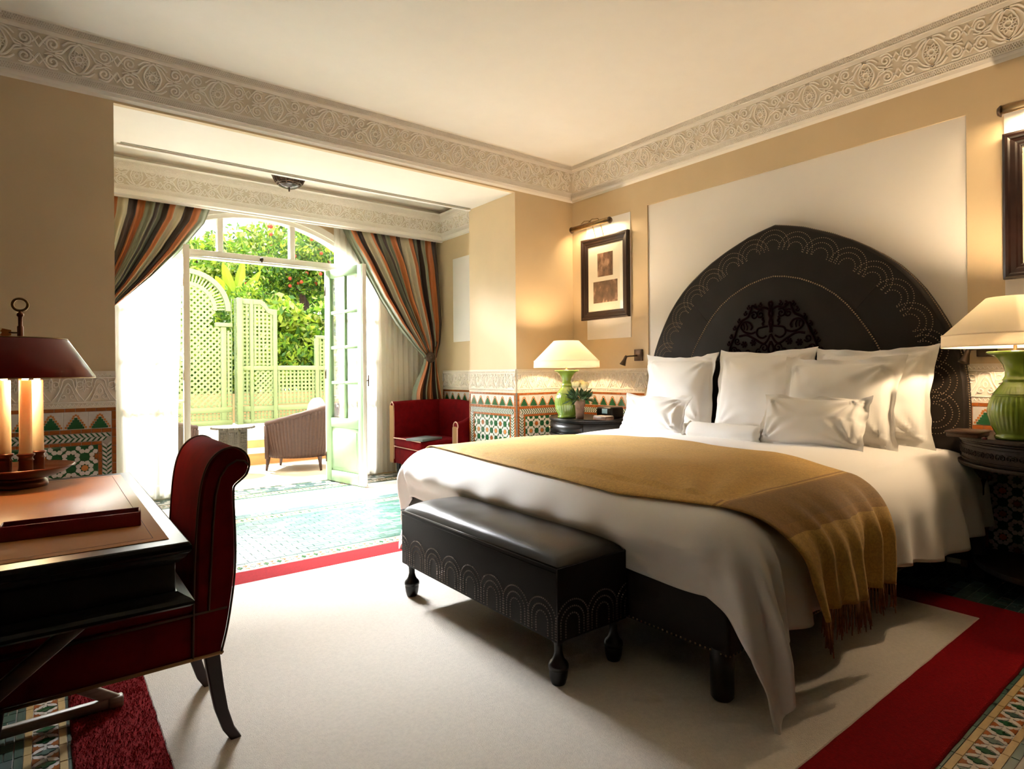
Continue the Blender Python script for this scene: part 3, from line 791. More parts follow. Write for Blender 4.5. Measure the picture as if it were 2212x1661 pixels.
# headboard: horseshoe-topped leather panel in the niche
HB = thing('headboard', 'tall arched dark leather headboard studded with brass nail scallops', 'headboard', (4.05, 2.2, 0))
HCY, HXF = 2.203, 3.985
HT = [(0.0, 2.106), (.10, 2.083), (.20, 2.055), (.37, 1.985), (.50, 1.918), (.595, 1.858), (.685, 1.793), (.76, 1.727), (.83, 1.650), (.89, 1.57), (.95, 1.468), (1.005, 1.36), (1.047, 1.26), (1.08, 1.15), (1.098, 1.03), (1.104, .90), (1.105, .60), (1.10, .30), (1.10, .05)]
def hb_out(n=90, scale=1.0, base=0):
    """headboard outline (y offset, z) from the top point down one side, resampled"""
    P = HT; L = [0]
    for a, c in zip(P, P[1:]): L.append(L[-1] + hypot(c[0] - a[0], c[1] - a[1]))
    out = []
    for i in range(n + 1):
        s = L[-1] * i / n; k = max(j for j in range(len(L)) if L[j] <= s + 1e-9); k = min(k, len(P) - 2)
        t = (s - L[k]) / (L[k + 1] - L[k]); out.append((lerp(P[k][0], P[k + 1][0], t), lerp(P[k][1], P[k + 1][1], t)))
    return out
side = hb_out(64)
outline = [(HCY - y, z) for y, z in side[::-1]] + [(HCY + y, z) for y, z in side[1:]]
b = MB()
def inset_outline(d):
    o = []
    for i, p in enumerate(outline):
        a = outline[max(0, i - 1)]; c = outline[min(len(outline) - 1, i + 1)]; dx, dy = c[0] - a[0], c[1] - a[1]; l = hypot(dx, dy) or 1
        o.append((p[0] + dy / l * d, p[1] - dx / l * d))
    return o
n = len(outline); rings = [(4.068, 0), (4.005, 0), (3.992, .006), (HXF, .018)]
vs = []; fs = []
for X_, d in rings: vs += [(X_, *p) for p in inset_outline(d)]
for r_ in range(len(rings) - 1):
    for i in range(n - 1): fs.append((r_ * n + i, r_ * n + i + 1, (r_ + 1) * n + i + 1, (r_ + 1) * n + i))
b.add(vs, fs, LEATHER, True)
b.add([(HXF, *p) for p in inset_outline(.018)], [tuple(range(n))], LEATHER)
obj('panel', b, HB)
# padded centre field with its own nail line
inr = [(0, 1.748), (.08, 1.738), (.18, 1.712), (.25, 1.682), (.33, 1.640), (.41, 1.582), (.48, 1.512), (.54, 1.435), (.60, 1.345), (.65, 1.26), (.69, 1.17), (.72, 1.05), (.735, .85), (.74, .62)]
def inner(u):
    L = [0]
    for a, c in zip(inr, inr[1:]): L.append(L[-1] + hypot(c[0] - a[0], c[1] - a[1]))
    s = u * L[-1]; k = min(max(j for j in range(len(L)) if L[j] <= s + 1e-9), len(inr) - 2); t = (s - L[k]) / (L[k + 1] - L[k])
    return lerp(inr[k][0], inr[k + 1][0], t), lerp(inr[k][1], inr[k + 1][1], t)
def padf(u, v):
    uu = 2 * u - 1; y, z = inner(abs(uu)); y *= (1 if uu > 0 else -1)
    t = v; yy, zz = y * t, lerp(.62, z, t) if abs(uu) < 2 else z
    return (HXF - .002 - .022 * (1 - t ** 6), HCY + yy, zz)
b = MB(); b.grid(padf, 60, 10, LEATHER); obj('centre_pad', b, HB)
b = MB(); IL = 1.62
for i in range(-95, 96):
    y, z = inner(min(1, abs(i) / 95)); b.dome((HXF - .004, HCY + (y if i > 0 else -y), z), (-1, 0, 0), .0058, BRASSN, 6)
obj('nail_arch', b, HB, kind='stuff')
# three-fold scallops of nails following the rim
b = MB()
dense = hb_out(400); cum = [0]
for a, c in zip(dense, dense[1:]): cum.append(cum[-1] + hypot(c[0] - a[0], c[1] - a[1]))
def at_s(s):
    sg = 1 if s >= 0 else -1; s = abs(s); k = 0
    k = min(range(len(cum)), key=lambda j: abs(cum[j] - s)); k = min(max(k, 1), len(dense) - 2)
    y, z = dense[k]; ty, tz = dense[k + 1][0] - dense[k - 1][0], dense[k + 1][1] - dense[k - 1][1]; l = hypot(ty, tz)
    return HCY + sg * y, z, sg * ty / l, tz / l, sg
SPAC = .203
for q in range(-9, 10):
    s0 = q * SPAC
    if abs(s0) > 1.85: continue
    y, z, ty, tz, sg = at_s(s0)
    if q == 0: ty, tz = 1, 0
    nrm = (tz, -ty) if sg > 0 else (-tz, ty)
    # inward normal points to the centre
    if (HCY - y) * nrm[0] + (1.1 - z) * nrm[1] < 0: nrm = (-nrm[0], -nrm[1])
    for R in (.118, .086, .052):
        cnt = max(8, int(R * 3.3 / .0135))
        for i in range(cnt + 1):
            a = pi * (1.06 * i / cnt - .03)
            dx, dn = R * cos(a), R * sin(a) * 1.0
            off = .155 - dn
            yy = y + ty * dx + nrm[0] * off; zz = z + tz * dx + nrm[1] * off
            if zz > .45: b.dome((HXF + .001, yy, zz), (-1, 0, 0), .0040, BRASSN, 5)
obj('nail_scallop', b, HB, kind='stuff')
b = MB()
for i in range(0, 401, 2):
    y, z = dense[i]
    for sg in (-1, 1):
        if z > .4: b.dome((4.02, HCY + sg * (y + .0005), z), (0, sg, .4), .005, BRASSN, 5)
obj('edge_nail', b, HB, kind='stuff')
b = MB()
for (y0, z0, y1, z1) in ((.665, 1.625, .535, 1.475), (-.665, 1.625, -.535, 1.475)):
    b.tube([(HXF + .0005, HCY + y0, z0), (HXF + .0005, HCY + (y0 + y1) / 2, (z0 + z1) / 2), (HXF + .0005, HCY + y1, z1)], .0022, LEATHER, 5)
    obj('seam', b, HB); b = MB()
# dark embroidered medallion
EMB = mat('embroidery_aubergine', (.0085, .0016, .0028), .9, spec=.05)
b = MB(); XE = HXF - .027
def emb(pts, w=.0065):
    pts = curve2(pts, 8); n = len(pts)
    for s in (1, -1):
        P = [(HCY + .01 + s * p[0], p[1]) for p in pts]; vs = []; fs = []
        for i, p in enumerate(P):
            a = P[max(i - 1, 0)]; c = P[min(i + 1, n - 1)]; dx, dy = c[0] - a[0], c[1] - a[1]; l = hypot(dx, dy) or 1
            for k in (-1, 0, 1): vs.append((XE - (.003 if k == 0 else -.002), p[0] - dy / l * w * k, p[1] + dx / l * w * k))
        for i in range(n - 1):
            for k in (0, 1): fs.append((i * 3 + k, i * 3 + k + 1, i * 3 + k + 4, i * 3 + k + 3))
        b.add(vs, fs, EMB)
def espiral(cx, cy, r, a0, t, sg): emb([(cx + p[0], cy + p[1]) for p in spiral(0, 0, r, a0, t, sg, 9)], .0055)
z0 = 1.03
emb([(0, 1.575), (.012, 1.56), (.004, 1.53), (.012, 1.49), (.003, 1.46), (.010, 1.43), (.002, 1.39), (.006, 1.36)], .009)
emb([(.01, 1.52), (.05, 1.535), (.09, 1.525), (.135, 1.555), (.15, 1.52), (.17, 1.48), (.215, 1.455), (.25, 1.41), (.275, 1.35), (.305, 1.29), (.325, 1.22), (.345, 1.15), (.36, 1.08)], .008)
for k, (x, z) in enumerate(((.06, 1.55), (.10, 1.545), (.15, 1.54), (.175, 1.50), (.225, 1.45), (.262, 1.40), (.29, 1.34), (.31, 1.29), (.335, 1.22), (.35, 1.15))):
    emb([(x, z), (x + .016, z + .014), (x + .006, z + .024)], .006); emb([(x, z), (x + .02, z - .006), (x + .026, z + .008)], .005)
espiral(.075, 1.49, .032, 2.2, 1.4, -1); espiral(.125, 1.485, .030, .8, 1.3, 1)
emb([(.02, 1.405), (.06, 1.400), (.095, 1.39), (.105, 1.36), (.09, 1.335), (.06, 1.325), (.03, 1.34)], .007)
emb([(.055, 1.47), (.06, 1.455), (.05, 1.44), (.06, 1.425), (.052, 1.41)], .008)
emb([(.11, 1.37), (.15, 1.36), (.20, 1.375), (.225, 1.41), (.205, 1.44), (.165, 1.44), (.14, 1.41), (.15, 1.385)], .007)
emb([(.18, 1.385), (.175, 1.41), (.185, 1.435)], .005); emb([(.20, 1.39), (.20, 1.41), (.205, 1.43)], .005)
emb([(0, 1.35), (.03, 1.30), (.06, 1.285), (.12, 1.32), (.18, 1.35), (.24, 1.345)], .008)
for x, z in ((.13, 1.295), (.20, 1.285)):
    for k in range(6): emb([(x, z), (x + .024 * cos(k * 1.047), z + .024 * sin(k * 1.047))], .008)
espiral(.05, 1.255, .030, 0, 1.3, 1); espiral(.255, 1.31, .026, 3.6, 1.3, 1); espiral(.285, 1.245, .027, 3.3, 1.3, -1); espiral(.09, 1.225, .026, 2, 1.2, -1)
espiral(.25, 1.225, .026, 1, 1.2, 1); espiral(.17, 1.225, .028, 4, 1.3, 1); espiral(.31, 1.18, .025, 2, 1.3, 1); espiral(.22, 1.17, .03, 0, 1.3, -1); espiral(.13, 1.17, .03, 3, 1.3, 1); espiral(.05, 1.18, .03, 1.6, 1.3, 1)
emb([(0, 1.30), (.02, 1.25), (.01, 1.21), (.03, 1.18), (.0, 1.13)], .009)
for k in range(5): espiral(.04 + .07 * k, 1.11, .03, k * 1.3, 1.3, 1 if k % 2 else -1)
obj('embroidery', b, HB)

# ------------------------------------------------------------------ duvet, throw, pillows
ZT = .672; CX0, CY0, CY1, RR = 1.85, 1.20, 3.20, .20
DF, DS = .40, .475          # overhang at the foot and the sides
def duvet_pt(x, y, off=0.0, wr=1.0):
    """cloth point: (x,y) are flat cloth coordinates; beyond the core rectangle the cloth rolls over and hangs"""
    cx = max(x, CX0); cy = min(max(y, CY0), CY1)
    dx, dy = x - cx, y - cy; d = hypot(dx, dy)
    sag = -.028 * (max(0, 1 - (min(y - CY0, CY1 - y, x - CX0 + .1)) / .45)) ** 2 * (1 if d == 0 else 1)
    if d > 0: sag = -.028
    head = .012 * sstep(2.9, 3.5, x)
    n1 = NZ(x * 2.2, y * 2.2, 1.3) * .010 + NZ(x * 5, y * 5, 4.1) * .005
    # pulled creases fanning from the near foot corner
    cr = .010 * exp(-((x - 1.85) ** 2 + (y - 1.3) ** 2) / .25) * sin((atan2(y - 1.15, x - 1.6) * 22))
    if d < 1e-6:
        return Vector((x, y, ZT + sag + head + (n1 + cr * .6) * wr + off))
    nx, ny = dx / d, dy / d
    q = RR * pi / 2
    if d < q: out = RR * sin(d / RR); dz = -RR * (1 - cos(d / RR)); nz = cos(d / RR); no = sin(d / RR)
    else: out = RR + (d - q) * .10; dz = -RR - (d - q) * .99; nz = 0; no = 1
    t = sstep(.12, .5, d)
    per = (y * 1.0 if abs(nx) > abs(ny) else x * 1.0) + atan2(ny, nx) * .6
    w = (.021 * sin(per * 21 + 2.5 * NZ(per * 1.7, .2, 0)) * (.5 + .9 * abs(NZ(per * 1.3, 7, 1))) + .012 * NZ(per * 9, d * 2.5, 3)) * t * 1.3 + n1 * .9
    ang = atan2(abs(ny), abs(nx))           # 0 foot .. pi/2 side
    corner = max(0, sin(2 * ang)) if (abs(nx) > .02 and abs(ny) > .02) else 0
    w += t * corner * (.05 * cos(4 * (ang - pi / 4)) + .022 * sin(ang * 14))
    out += w * (.35 + .65 * no) * wr
    if d > q: dz -= corner ** 2 * (d - q) * .46
    X = cx + nx * (out + off * no)
    if abs(nx) > .5:      # the hem at the foot is tucked back against the bed base
        k = sstep(-.13, -.235, dz) * (1 - corner) ** 2
        X = lerp(X, max(X, 1.728 + .004 * sin(y * 19)), k)
    X += .055 * corner * t
    if ny < 0: cy -= .045 * corner * t
    return Vector((X, cy + ny * (out + off * no), ZT + sag + head + dz + off * nz + w * .5 * nz * wr))
def duvet_fn(u, v):
    x = lerp(CX0 - DF + .012 * sin(v * 23) , 3.93, u); y = lerp(CY0 - DS - .02 * sin(u * 11) - .045 * sstep(.55, .8, u), CY1 + DS + .01 * sin(u * 9), v)
    return duvet_pt(x, y)
b = MB(); b.grid(duvet_fn, 150, 190, DUVETM)
DU = obj('duvet', b, solid=.016); DU.modifiers['thick'].offset = -1
tag(DU, 'white cotton duvet spread over the bed with its corner hanging to the floor', 'duvet')

GOLD = (.60, .36, .085); GOLD2 = (.36, .19, .045)
BROWNB = (.30, .165, .045)
TH = stripe_mat('gold_cashmere', [(0, GOLD), (.086, GOLD2), (.090, GOLD), (.093, GOLD2), (.098, BROWNB), (.146, GOLD2), (.150, GOLD), (.153, GOLD2), (.158, GOLD), (.84, GOLD2), (.845, BROWNB), (.90, GOLD2), (.905, GOLD)], .8, 1, 1.0, .08, .2)
T0 = [(.74, 1.94), (.95, 1.89), (1.16, 1.79), (1.6, 1.745), (2.6, 1.80), (3.1, 1.84), (3.7, 1.9)]
T1 = [(.74, 2.50), (.95, 2.57), (1.16, 2.72), (1.6, 2.90), (2.4, 3.0), (3.1, 2.80), (3.7, 2.65)]
def throw_fn(u, v):
    y = lerp(.745, 3.66, v); x0, x1 = pw(T0, y), pw(T1, y); x = lerp(x0, x1, u)
    t = sstep(1.25, .9, y) if y < 2 else 0
    p = duvet_pt(x, y, .012)
    g = .012 * t * (sin(u * 26 + 1.5 * sin(u * 7)) + .6 * sin(u * 45 + 2)); p.y -= g + .012 * t + (.03 * t if True else 0); return p
b = MB(); b.grid(throw_fn, 70, 150, TH)
TW = obj('throw_blanket', b, solid=.004); tag(TW, 'gold cashmere throw with woven bands laid across the foot of the bed', 'blanket')
FRG = mat('fringe_rust', (.30, .115, .035), .8, var=.4, vscale=60)
b = MB(); rf = random.Random(5)
for i in range(90):
    u = (i + .5) / 90; p = throw_fn(u, 0.0); l = rf.uniform(.075, .11); sx, sy = rf.gauss(0, .008), rf.gauss(0, .006)
    b.tube([p, p + Vector((sx * .4, sy * .5, -l * .5)), p + Vector((sx, sy, -l))], [.0028, .0032, .0022], FRG, 4, smooth=True)
obj('fringe', b, TW, kind='stuff')

def pillow(w, h, t, fl, seed, puff=.42, flop=0.0):
    """Oxford pillow: puffed body and a flat flange round it; local X across, Z up, Y depth"""
    mb = MB(); nu, nv = 44, 40
    W, H = w / 2, h / 2
    def surf(s):
        def fn(u, v):
            a, c = 2 * u - 1, 2 * v - 1
            # pinched sides, drawn-out corners
            X = W * a * (1 - .085 * (1 - c * c) * abs(a) ** 3); Z = H * c * (1 - .11 * (1 - a * a) * abs(c) ** 3)
            ia, ic = min(1, abs(a) * W / (W - fl)), min(1, abs(c) * H / (H - fl))
            th = t / 2 * (max(0, 1 - ia ** 2.6)) ** puff * (max(0, 1 - ic ** 2.6)) ** puff
            r = NZ(X * 6 + seed, Z * 6, seed) * .014 + .010 * max(0, NZ(X * 3 + Z * 7, Z * 2 - X * 2 + seed, seed + 3)) + NZ(X * 15, Z * 15 + seed, 2) * .004
            ca = atan2(Z - H * .8 * (1 if c > 0 else -1), X - W * .8 * (1 if a > 0 else -1)); cd = hypot(abs(X) - W * .8, abs(Z) - H * .8)
            cre = .011 * sin(ca * 12 + seed) * exp(-(cd / .14) ** 2)
            edge = sstep(.80, 1.0, max(abs(a), abs(c)))
            wob = edge * (.018 * sin(a * 7 + seed * 2.1 + c * 3) + .014 * NZ(a * 3 + seed, c * 3, 9))
            Z += .010 * edge * NZ(a * 4, c * 2 + seed, 3) - flop * sstep(.5, 1, abs(a)) * .02
            return (X + .010 * edge * NZ(c * 4 + seed, a, 1), s * (th + .003) + (r + cre) * (1 - .4 * edge) * (1 if th > .004 else .3) * s + wob, Z)
        return fn
    mb.grid(surf(-1), nu, nv, LINEN, flip=False); mb.grid(surf(1), nu, nv, LINEN, flip=True)
    # close the rim
    return mb
def put_pillow(w, h, t, fl, seed, x, y, z, lean, yaw, label, roll=0, group=None):
    o = obj('pillow', pillow(w, h, t, fl, seed))
    o.matrix_basis = Matrix.Translation((x, y, z)) @ Matrix.Rotation(pi / 2 + yaw, 4, 'Z').inverted() @ Matrix.Rotation(roll, 4, 'Y') @ Matrix.Rotation(lean, 4, 'X') @ Matrix.Translation((0, 0, h / 2))
    tag(o, label, 'pillow', group); return o
put_pillow(.67, .60, .20, .045, 1.0, 3.78, 2.905, .645, -.20, .02, 'square white pillow leaning at the far end beside the green lamp')
put_pillow(.70, .62, .21, .045, 2.3, 3.77, 2.215, .645, -.20, 0, 'square white pillow in the middle under the embroidered medallion')
put_pillow(.66, .60, .22, .05, 5.2, 3.80, 1.53, .65, -.16, -.05, 'white pillow at the near end, behind, catching warm lamp light')
put_pillow(.68, .56, .22, .045, 7.9, 3.57, 1.63, .64, -.24, .03, 'large white pillow at the near end standing behind the small cushion')
put_pillow(.60, .30, .13, .030, 4.4, 3.36, 2.80, .655, -.42, .06, 'small white cushion at the far end of the bed')
put_pillow(.60, .33, .15, .030, 9.1, 3.34, 1.665, .655, -.42, -.06, 'small white cushion at the near end of the bed')
b = MB(); SPN = 40
def roll_fn(u, v):
    a = 2 * pi * u; y = lerp(2.46, 1.92, v); e = abs(2 * v - 1); r = .062 * (1 - .55 * sstep(.86, 1, e)) * (1 + .10 * NZ(cos(a), sin(a), y * 6))
    if e > .93: r = .03 + .03 * (e - .93) / .07 * (1 + .3 * sin(a * 6))
    return Vector((3.37 + r * 1.25 * cos(a), y, .705 + r * sin(a)))
b.grid(roll_fn, 28, 44, LINEN, closed_u=True)
tag(obj('bolster', b), 'white rolled bolster lying between the two small cushions', 'pillow')

# ------------------------------------------------------------------ bench at the foot of the bed
BN = thing('bench', 'black leather bench with brass nail scallops at the foot of the bed', 'bench', (1.55, 2.1, 0))
bx0, bx1, by0, by1, bz0, bz1 = 1.372, 1.722, 1.540, 2.678, .172, .430
b = MB(); b.rbox(bx0, bx1, by0, by1, bz0, bz1, LEATHER3, .006); obj('body', b, BN)
def cush(u, v):
    a, c = 2 * u - 1, 2 * v - 1
    W, H = (bx1 - bx0) / 2 - .004, (by1 - by0) / 2 - .004
    k = (max(0, 1 - abs(a) ** 3.2)) ** .45 * (max(0, 1 - abs(c) ** 9)) ** .45
    return Vector(((bx0 + bx1) / 2 + W * a, (by0 + by1) / 2 + H * c, bz1 - .002 + .056 * k + .002 * NZ(a * 2, c * 5, 1)))
b = MB(); b.grid(cush, 36, 70, LEATHER2); obj('cushion', b, BN)
b = MB(); r_ = .004
b.tube([(bx0, by0, bz1), (bx0, by1, bz1), (bx1, by1, bz1), (bx1, by0, bz1)], r_, LEATHER2, 6, closed=True); obj('piping', b, BN)
b = MB()
for dz in (.018,):
    b.tube([(bx0 - .0005, by0, bz1 - dz), (bx0 - .0005, by1, bz1 - dz)], .0012, LEATHER, 4)
for dx in (.0,): b.tube([(bx0, by0, bz0), (bx0, by0, bz1)], .0022, LEATHER2, 5)
obj('seam', b, BN)
b = MB(); NB = mat('nail_dark_pewter', (.13, .105, .09), .42, metal=1)
PS = .150
def nail(s, z):
    """s runs along the front (from the far end) and wraps round the near end"""
    L = by1 - by0
    if 0 <= s <= L: b.dome((bx0 - .0005, by1 - s, z), (-1, 0, 0), .0036, NB, 5)
    elif L < s <= L + (bx1 - bx0): b.dome((bx0 + (s - L), by0 - .0005, z), (0, -1, 0), .0036, NB, 5)
for q in range(0, 11):
    c = .008 + q * PS
    for R in (.078, .055, .032):
        cnt = int(pi * R / .0092)
        for i in range(cnt + 1):
            a = pi * i / cnt; nail(c + R * cos(a), .232 + R * sin(a))
        for dz in range(1, 6): nail(c - R, .232 - dz * .0092); nail(c + R, .232 - dz * .0092)
obj('nail_scallop', b, BN, kind='stuff')
LEGP = [(.018, .158), (.023, .154), (.022, .146), (.017, .142), (.015, .128), (.0145, .110), (.019, .092), (.024, .082), (.032, .074), (.036, .066), (.0365, .056), (.033, .053), (.033, .050), (.034, .046), (.031, .022), (.026, .004), (.024, 0), (.001, 0)]
for x, y in ((bx0 + .036, by0 + .036), (bx0 + .036, by1 - .036), (bx1 - .036, by0 + .036), (bx1 - .036, by1 - .036)):
    b = MB(); b.lathe(LEGP, (x, y, .016), BROWNW if False else BLACKW, 20); obj('leg', b, BN)

# ------------------------------------------------------------------ bedside tables
def half_moon(x1, yc, a, h, n=40): return [(x1 - a * sin(pi * i / n), yc + h * cos(pi * i / n)) for i in range(n + 1)]
def table(name, label, yc, ztop, mtop, mbody, depth, knob):
    t = thing(name, label, 'bedside table', (3.85, yc, 0)); x1 = WX - .016
    for (dz0, dz1, gr, nm) in ((-.022, 0, .0, 'top'), (-.034, -.022, -.012, 'top_moulding'), (-.135, -.034, -.022, 'apron'), (-.155, -.135, -.004, 'lower_moulding')):
        b = MB(); pl = half_moon(x1, yc, .585 + gr, .44 + gr); b.prism(pl, ztop + dz0, ztop + dz1, mtop if 'mould' not in nm or True else mbody, 'XY', smooth=True)
        o = obj(nm, b, t); md = o.modifiers.new('edge', 'BEVEL'); md.width = .005; md.segments = 2; md.limit_method = 'ANGLE'
    return t, x1
NL, xl = table('bedside_table', 'black half moon bedside table with a small brass knob in the far corner', 3.845, .700, BLACKW, BLACKW, .585, True)
def dfront(u, v):
    a = lerp(radians(16), radians(118), u); return Vector((xl - .572 * sin(a), 3.845 + .427 * cos(a), lerp(.577, .655, v)))
b = MB(); b.grid(dfront, 30, 1, BLACKW); dr = obj('drawer', b, NL, solid=.010)
ka = radians(72); kn = Vector((-sin(ka) / .572, cos(ka) / .427, 0)).normalized()
b = MB(); b.lathe([(.005, 0), (.005, .010), (.013, .016), (.014, .024), (.008, .030), (.001, .031)], (0, 0, 0), BRASS, 12)
o = obj('knob', b, dr); o.matrix_basis = Matrix.Translation(Vector((xl - .576 * sin(ka), 3.845 + .431 * cos(ka), .618))) @ kn.to_track_quat('Z', 'Y').to_matrix().to_4x4()
for dx, dy in ((-.50, 0), (-.12, .34), (-.12, -.34)):
    b = MB(); b.lathe([(.001, 0), (.022, 0), (.016, .04), (.024, .3), (.02, .46), (.03, .50), (.03, .55)], (xl + dx, 3.845 + dy, 0), BLACKW, 14); obj('leg', b, NL)
b = MB(); b.prism(half_moon(xl, 3.845, .50, .36), .16, .18, BLACKW, 'XY'); obj('shelf', b, NL)

NR, xr = table('bedside_table', 'dark carved half moon bedside table on ball turned legs, near the picture edge', .70, .765, DARKW, DARKW, .585, False)
b = MB()
rc = random.Random(9)
for i in range(26):
    a = pi * (i + .5) / 26; x = xr - .566 * sin(a); y = .70 + .421 * cos(a)
    nrm = Vector((-sin(a) / .566, cos(a) / .421, 0)).normalized(); t = Vector((-nrm.y, nrm.x, 0))
    F = Matrix(((t.x, 0, nrm.x, x), (t.y, 0, nrm.y, y), (0, 1, 0, .68), (0, 0, 0, 1)))
    for s in (-1, 1): ribbon_pts = [(s * (.004 + q[0]), q[1]) for q in spiral(.012, 0, .016, 0, 1.4, 1, 10)]; m2 = MB(); ribbon(m2, ribbon_pts, .003, .004, DARKW); b.add(m2.v, m2.f, DARKW, False, F)
    m2 = MB(); ribbon(m2, [(-.03, .034), (.03, .034)], .003, .004, DARKW); ribbon(m2, [(-.03, -.034), (.03, -.034)], .003, .004, DARKW); b.add(m2.v, m2.f, DARKW, False, F)
obj('carving', b, NR)
for dx, dy in ((-.50, 0), (-.16, .33), (-.16, -.33)):
    b = MB(); b.lathe([(.028, .605), (.03, .60), (.045, .585), (.048, .56), (.040, .535), (.028, .525), (.028, .52)], (xr + dx, .70 + dy, 0), BROWNW, 18)
    b.box(xr + dx - .030, xr + dx + .030, .70 + dy - .030, .70 + dy + .030, .44, .52, DARKW); b.box(xr + dx - .024, xr + dx + .024, .70 + dy - .024, .70 + dy + .024, .0, .44, DARKW)
    m2 = MB(); obj('leg', b, NR)
b = MB(); b.prism(half_moon(xr, .70, .52, .37), .10, .125, DARKW, 'XY'); obj('shelf', b, NR)

# ------------------------------------------------------------------ green glazed bedside lamps
SHADE = mat('lamp_shade_parchment', (.88, .82, .72), .8, transl=.55)
BULB = mat('bulb_glow', (1, .8, .5), .5, emit=(1, .70, .38), estr=30)
VP = [(.001, 0), (.072, 0), (.080, .006), (.080, .018), (.074, .024), (.080, .034), (.096, .072), (.106, .112), (.107, .140), (.100, .178), (.082, .220), (.062, .250), (.048, .268), (.046, .275), (.050, .280), (.046, .286), (.040, .300), (.039, .320), (.047, .352), (.068, .384), (.088, .398), (.108, .404), (.110, .412), (.104, .416), (.05, .412)]
def lamp(x, y, z, label, watts):
    t = thing('table_lamp', label, 'lamp', (x, y, z), 'green glazed bedside lamps')
    b = MB(); 
    lo = [p for p in VP if p[1] <= .034]; mid = [p for p in VP if .034 <= p[1] <= .250]; hi = [p for p in VP if p[1] >= .250]
    b.lathe(lo, (x, y, z), LAMPG, 48)
    # gadrooned belly
    vs = []; fs = []; n = 144; K = 22; 
    for i in range(n):
        a = 2 * pi * i / n
        for k in range(K + 1):
            zz = lerp(.034, .250, k / K); r = pw([(q[1], q[0]) for q in mid], zz)
            g = sstep(.045, .06, zz) * (1 - sstep(.195, .21, zz)) + .5 * sstep(.216, .222, zz) * (1 - sstep(.24, .25, zz))
            vs.append((x + (r - .0028 * g * (1 - abs(sin(18 * a)))) * cos(a), y + (r - .0028 * g * (1 - abs(sin(18 * a)))) * sin(a), z + zz))
    for i in range(n):
        for k in range(K): fs.append((i * (K + 1) + k, ((i + 1) % n) * (K + 1) + k, ((i + 1) % n) * (K + 1) + k + 1, i * (K + 1) + k + 1))
    b.add(vs, fs, LAMPG, True)
    for rz in (.206, .214):
        r = pw([(q[1], q[0]) for q in mid], rz) + .0005
        b.tube([(x + r * cos(2 * pi * i / 40), y + r * sin(2 * pi * i / 40), z + rz + .0015 * sin(i * pi)) for i in range(40)], .0022, LAMPG, 5, closed=True)
    b.lathe(hi, (x, y, z), LAMPG, 48)
    obj('vase_body', b, t)
    b = MB(); b.lathe([(.001, .41), (.016, .41), (.016, .418), (.007, .424), (.007, .50), (.012, .505), (.012, .53)], (x, y, z), BRASS, 14); obj('stem', b, t)
    b = MB(); b.lathe([(.283, .437), (.285, .440), (.283, .492), (.281, .495), (.277, .498), (.112, .665), (.109, .668)], (x, y, z), SHADE, 64); obj('lamp_shade', b, t, solid=.0025)
    b = MB(); b.lathe([(.284, .490), (.2865, .494), (.284, .498)], (x, y, z), SHADE, 64); b.lathe([(.285, .436), (.287, .439), (.285, .442)], (x, y, z), SHADE, 64); obj('shade_trim', b, t)
    b = MB(); b.ball((x, y, z + .555), .028, BULB, 14, 10, 1.15); obj('bulb', b, t)
    ld = bpy.data.lights.new('lamp_light', 'POINT'); ld.energy = watts; ld.color = (1, .73, .45); ld.shadow_soft_size = .03
    lo_ = bpy.data.objects.new('lamp_light', ld); COL.objects.link(lo_); lo_.location = (x, y, z + .60); lo_.parent = t; lo_.matrix_parent_inverse = Matrix.Translation((-x, -y, -z))
    return t
lamp(3.585, 3.876, .700, 'green glazed vase lamp with a white conical shade in the far corner', 20)
lamp(3.600, .805, .765, 'green glazed vase lamp with a white conical shade on the dark carved table', 32)

# small things on the far bedside table
FX, FY, FZ = 3.585, 3.715, .700
t = thing('rose_pot', 'small terracotta pot of cream roses in front of the far green lamp', 'flower pot', (FX, FY, FZ))
POT = mat('pot_clay', (.20, .115, .075), .8, var=.3, vscale=40)
b = MB(); b.lathe([(.001, 0), (.032, 0), (.040, .115), (.044, .118), (.046, .122), (.047, .155), (.044, .157), (.040, .150), (.001, .146)], (FX, FY, FZ), POT, 24); obj('pot', b, t)
ROSE = mat('rose_cream', (.86, .80, .52), .6, transl=.2); LEAFD = mat('rose_leaf', (.045, .11, .035), .5, var=.5, vscale=60)
rg = random.Random(21)
for k, (dx, dy, dz) in enumerate(((0, .062, .285), (-.02, .028, .292), (.03, .012, .298), (-.03, -.008, .286), (.01, -.036, .285), (-.01, -.060, .268), (.045, -.03, .28), (.04, .045, .285))):
    b = MB(); c = Vector((FX + dx, FY + dy, FZ + dz))
    for L_ in range(4):
        r = .024 - .0045 * L_
        for j in range(5):
            a0 = j * 1.257 + L_ * .6
            def pet(u, v, r=r, a0=a0, L_=L_):
                a = a0 + (u - .5) * 1.7; h = -.020 + .042 * v + .004 * L_; rr = r * (.35 + .75 * sin(min(1, v * 1.15) * pi * .62)) * (1 + .12 * (v > .85))
                return Vector((c.x + rr * cos(a), c.y + rr * sin(a), c.z + h))
            b.grid(pet, 4, 4, ROSE)
    obj('rose', b, t)
b = MB()
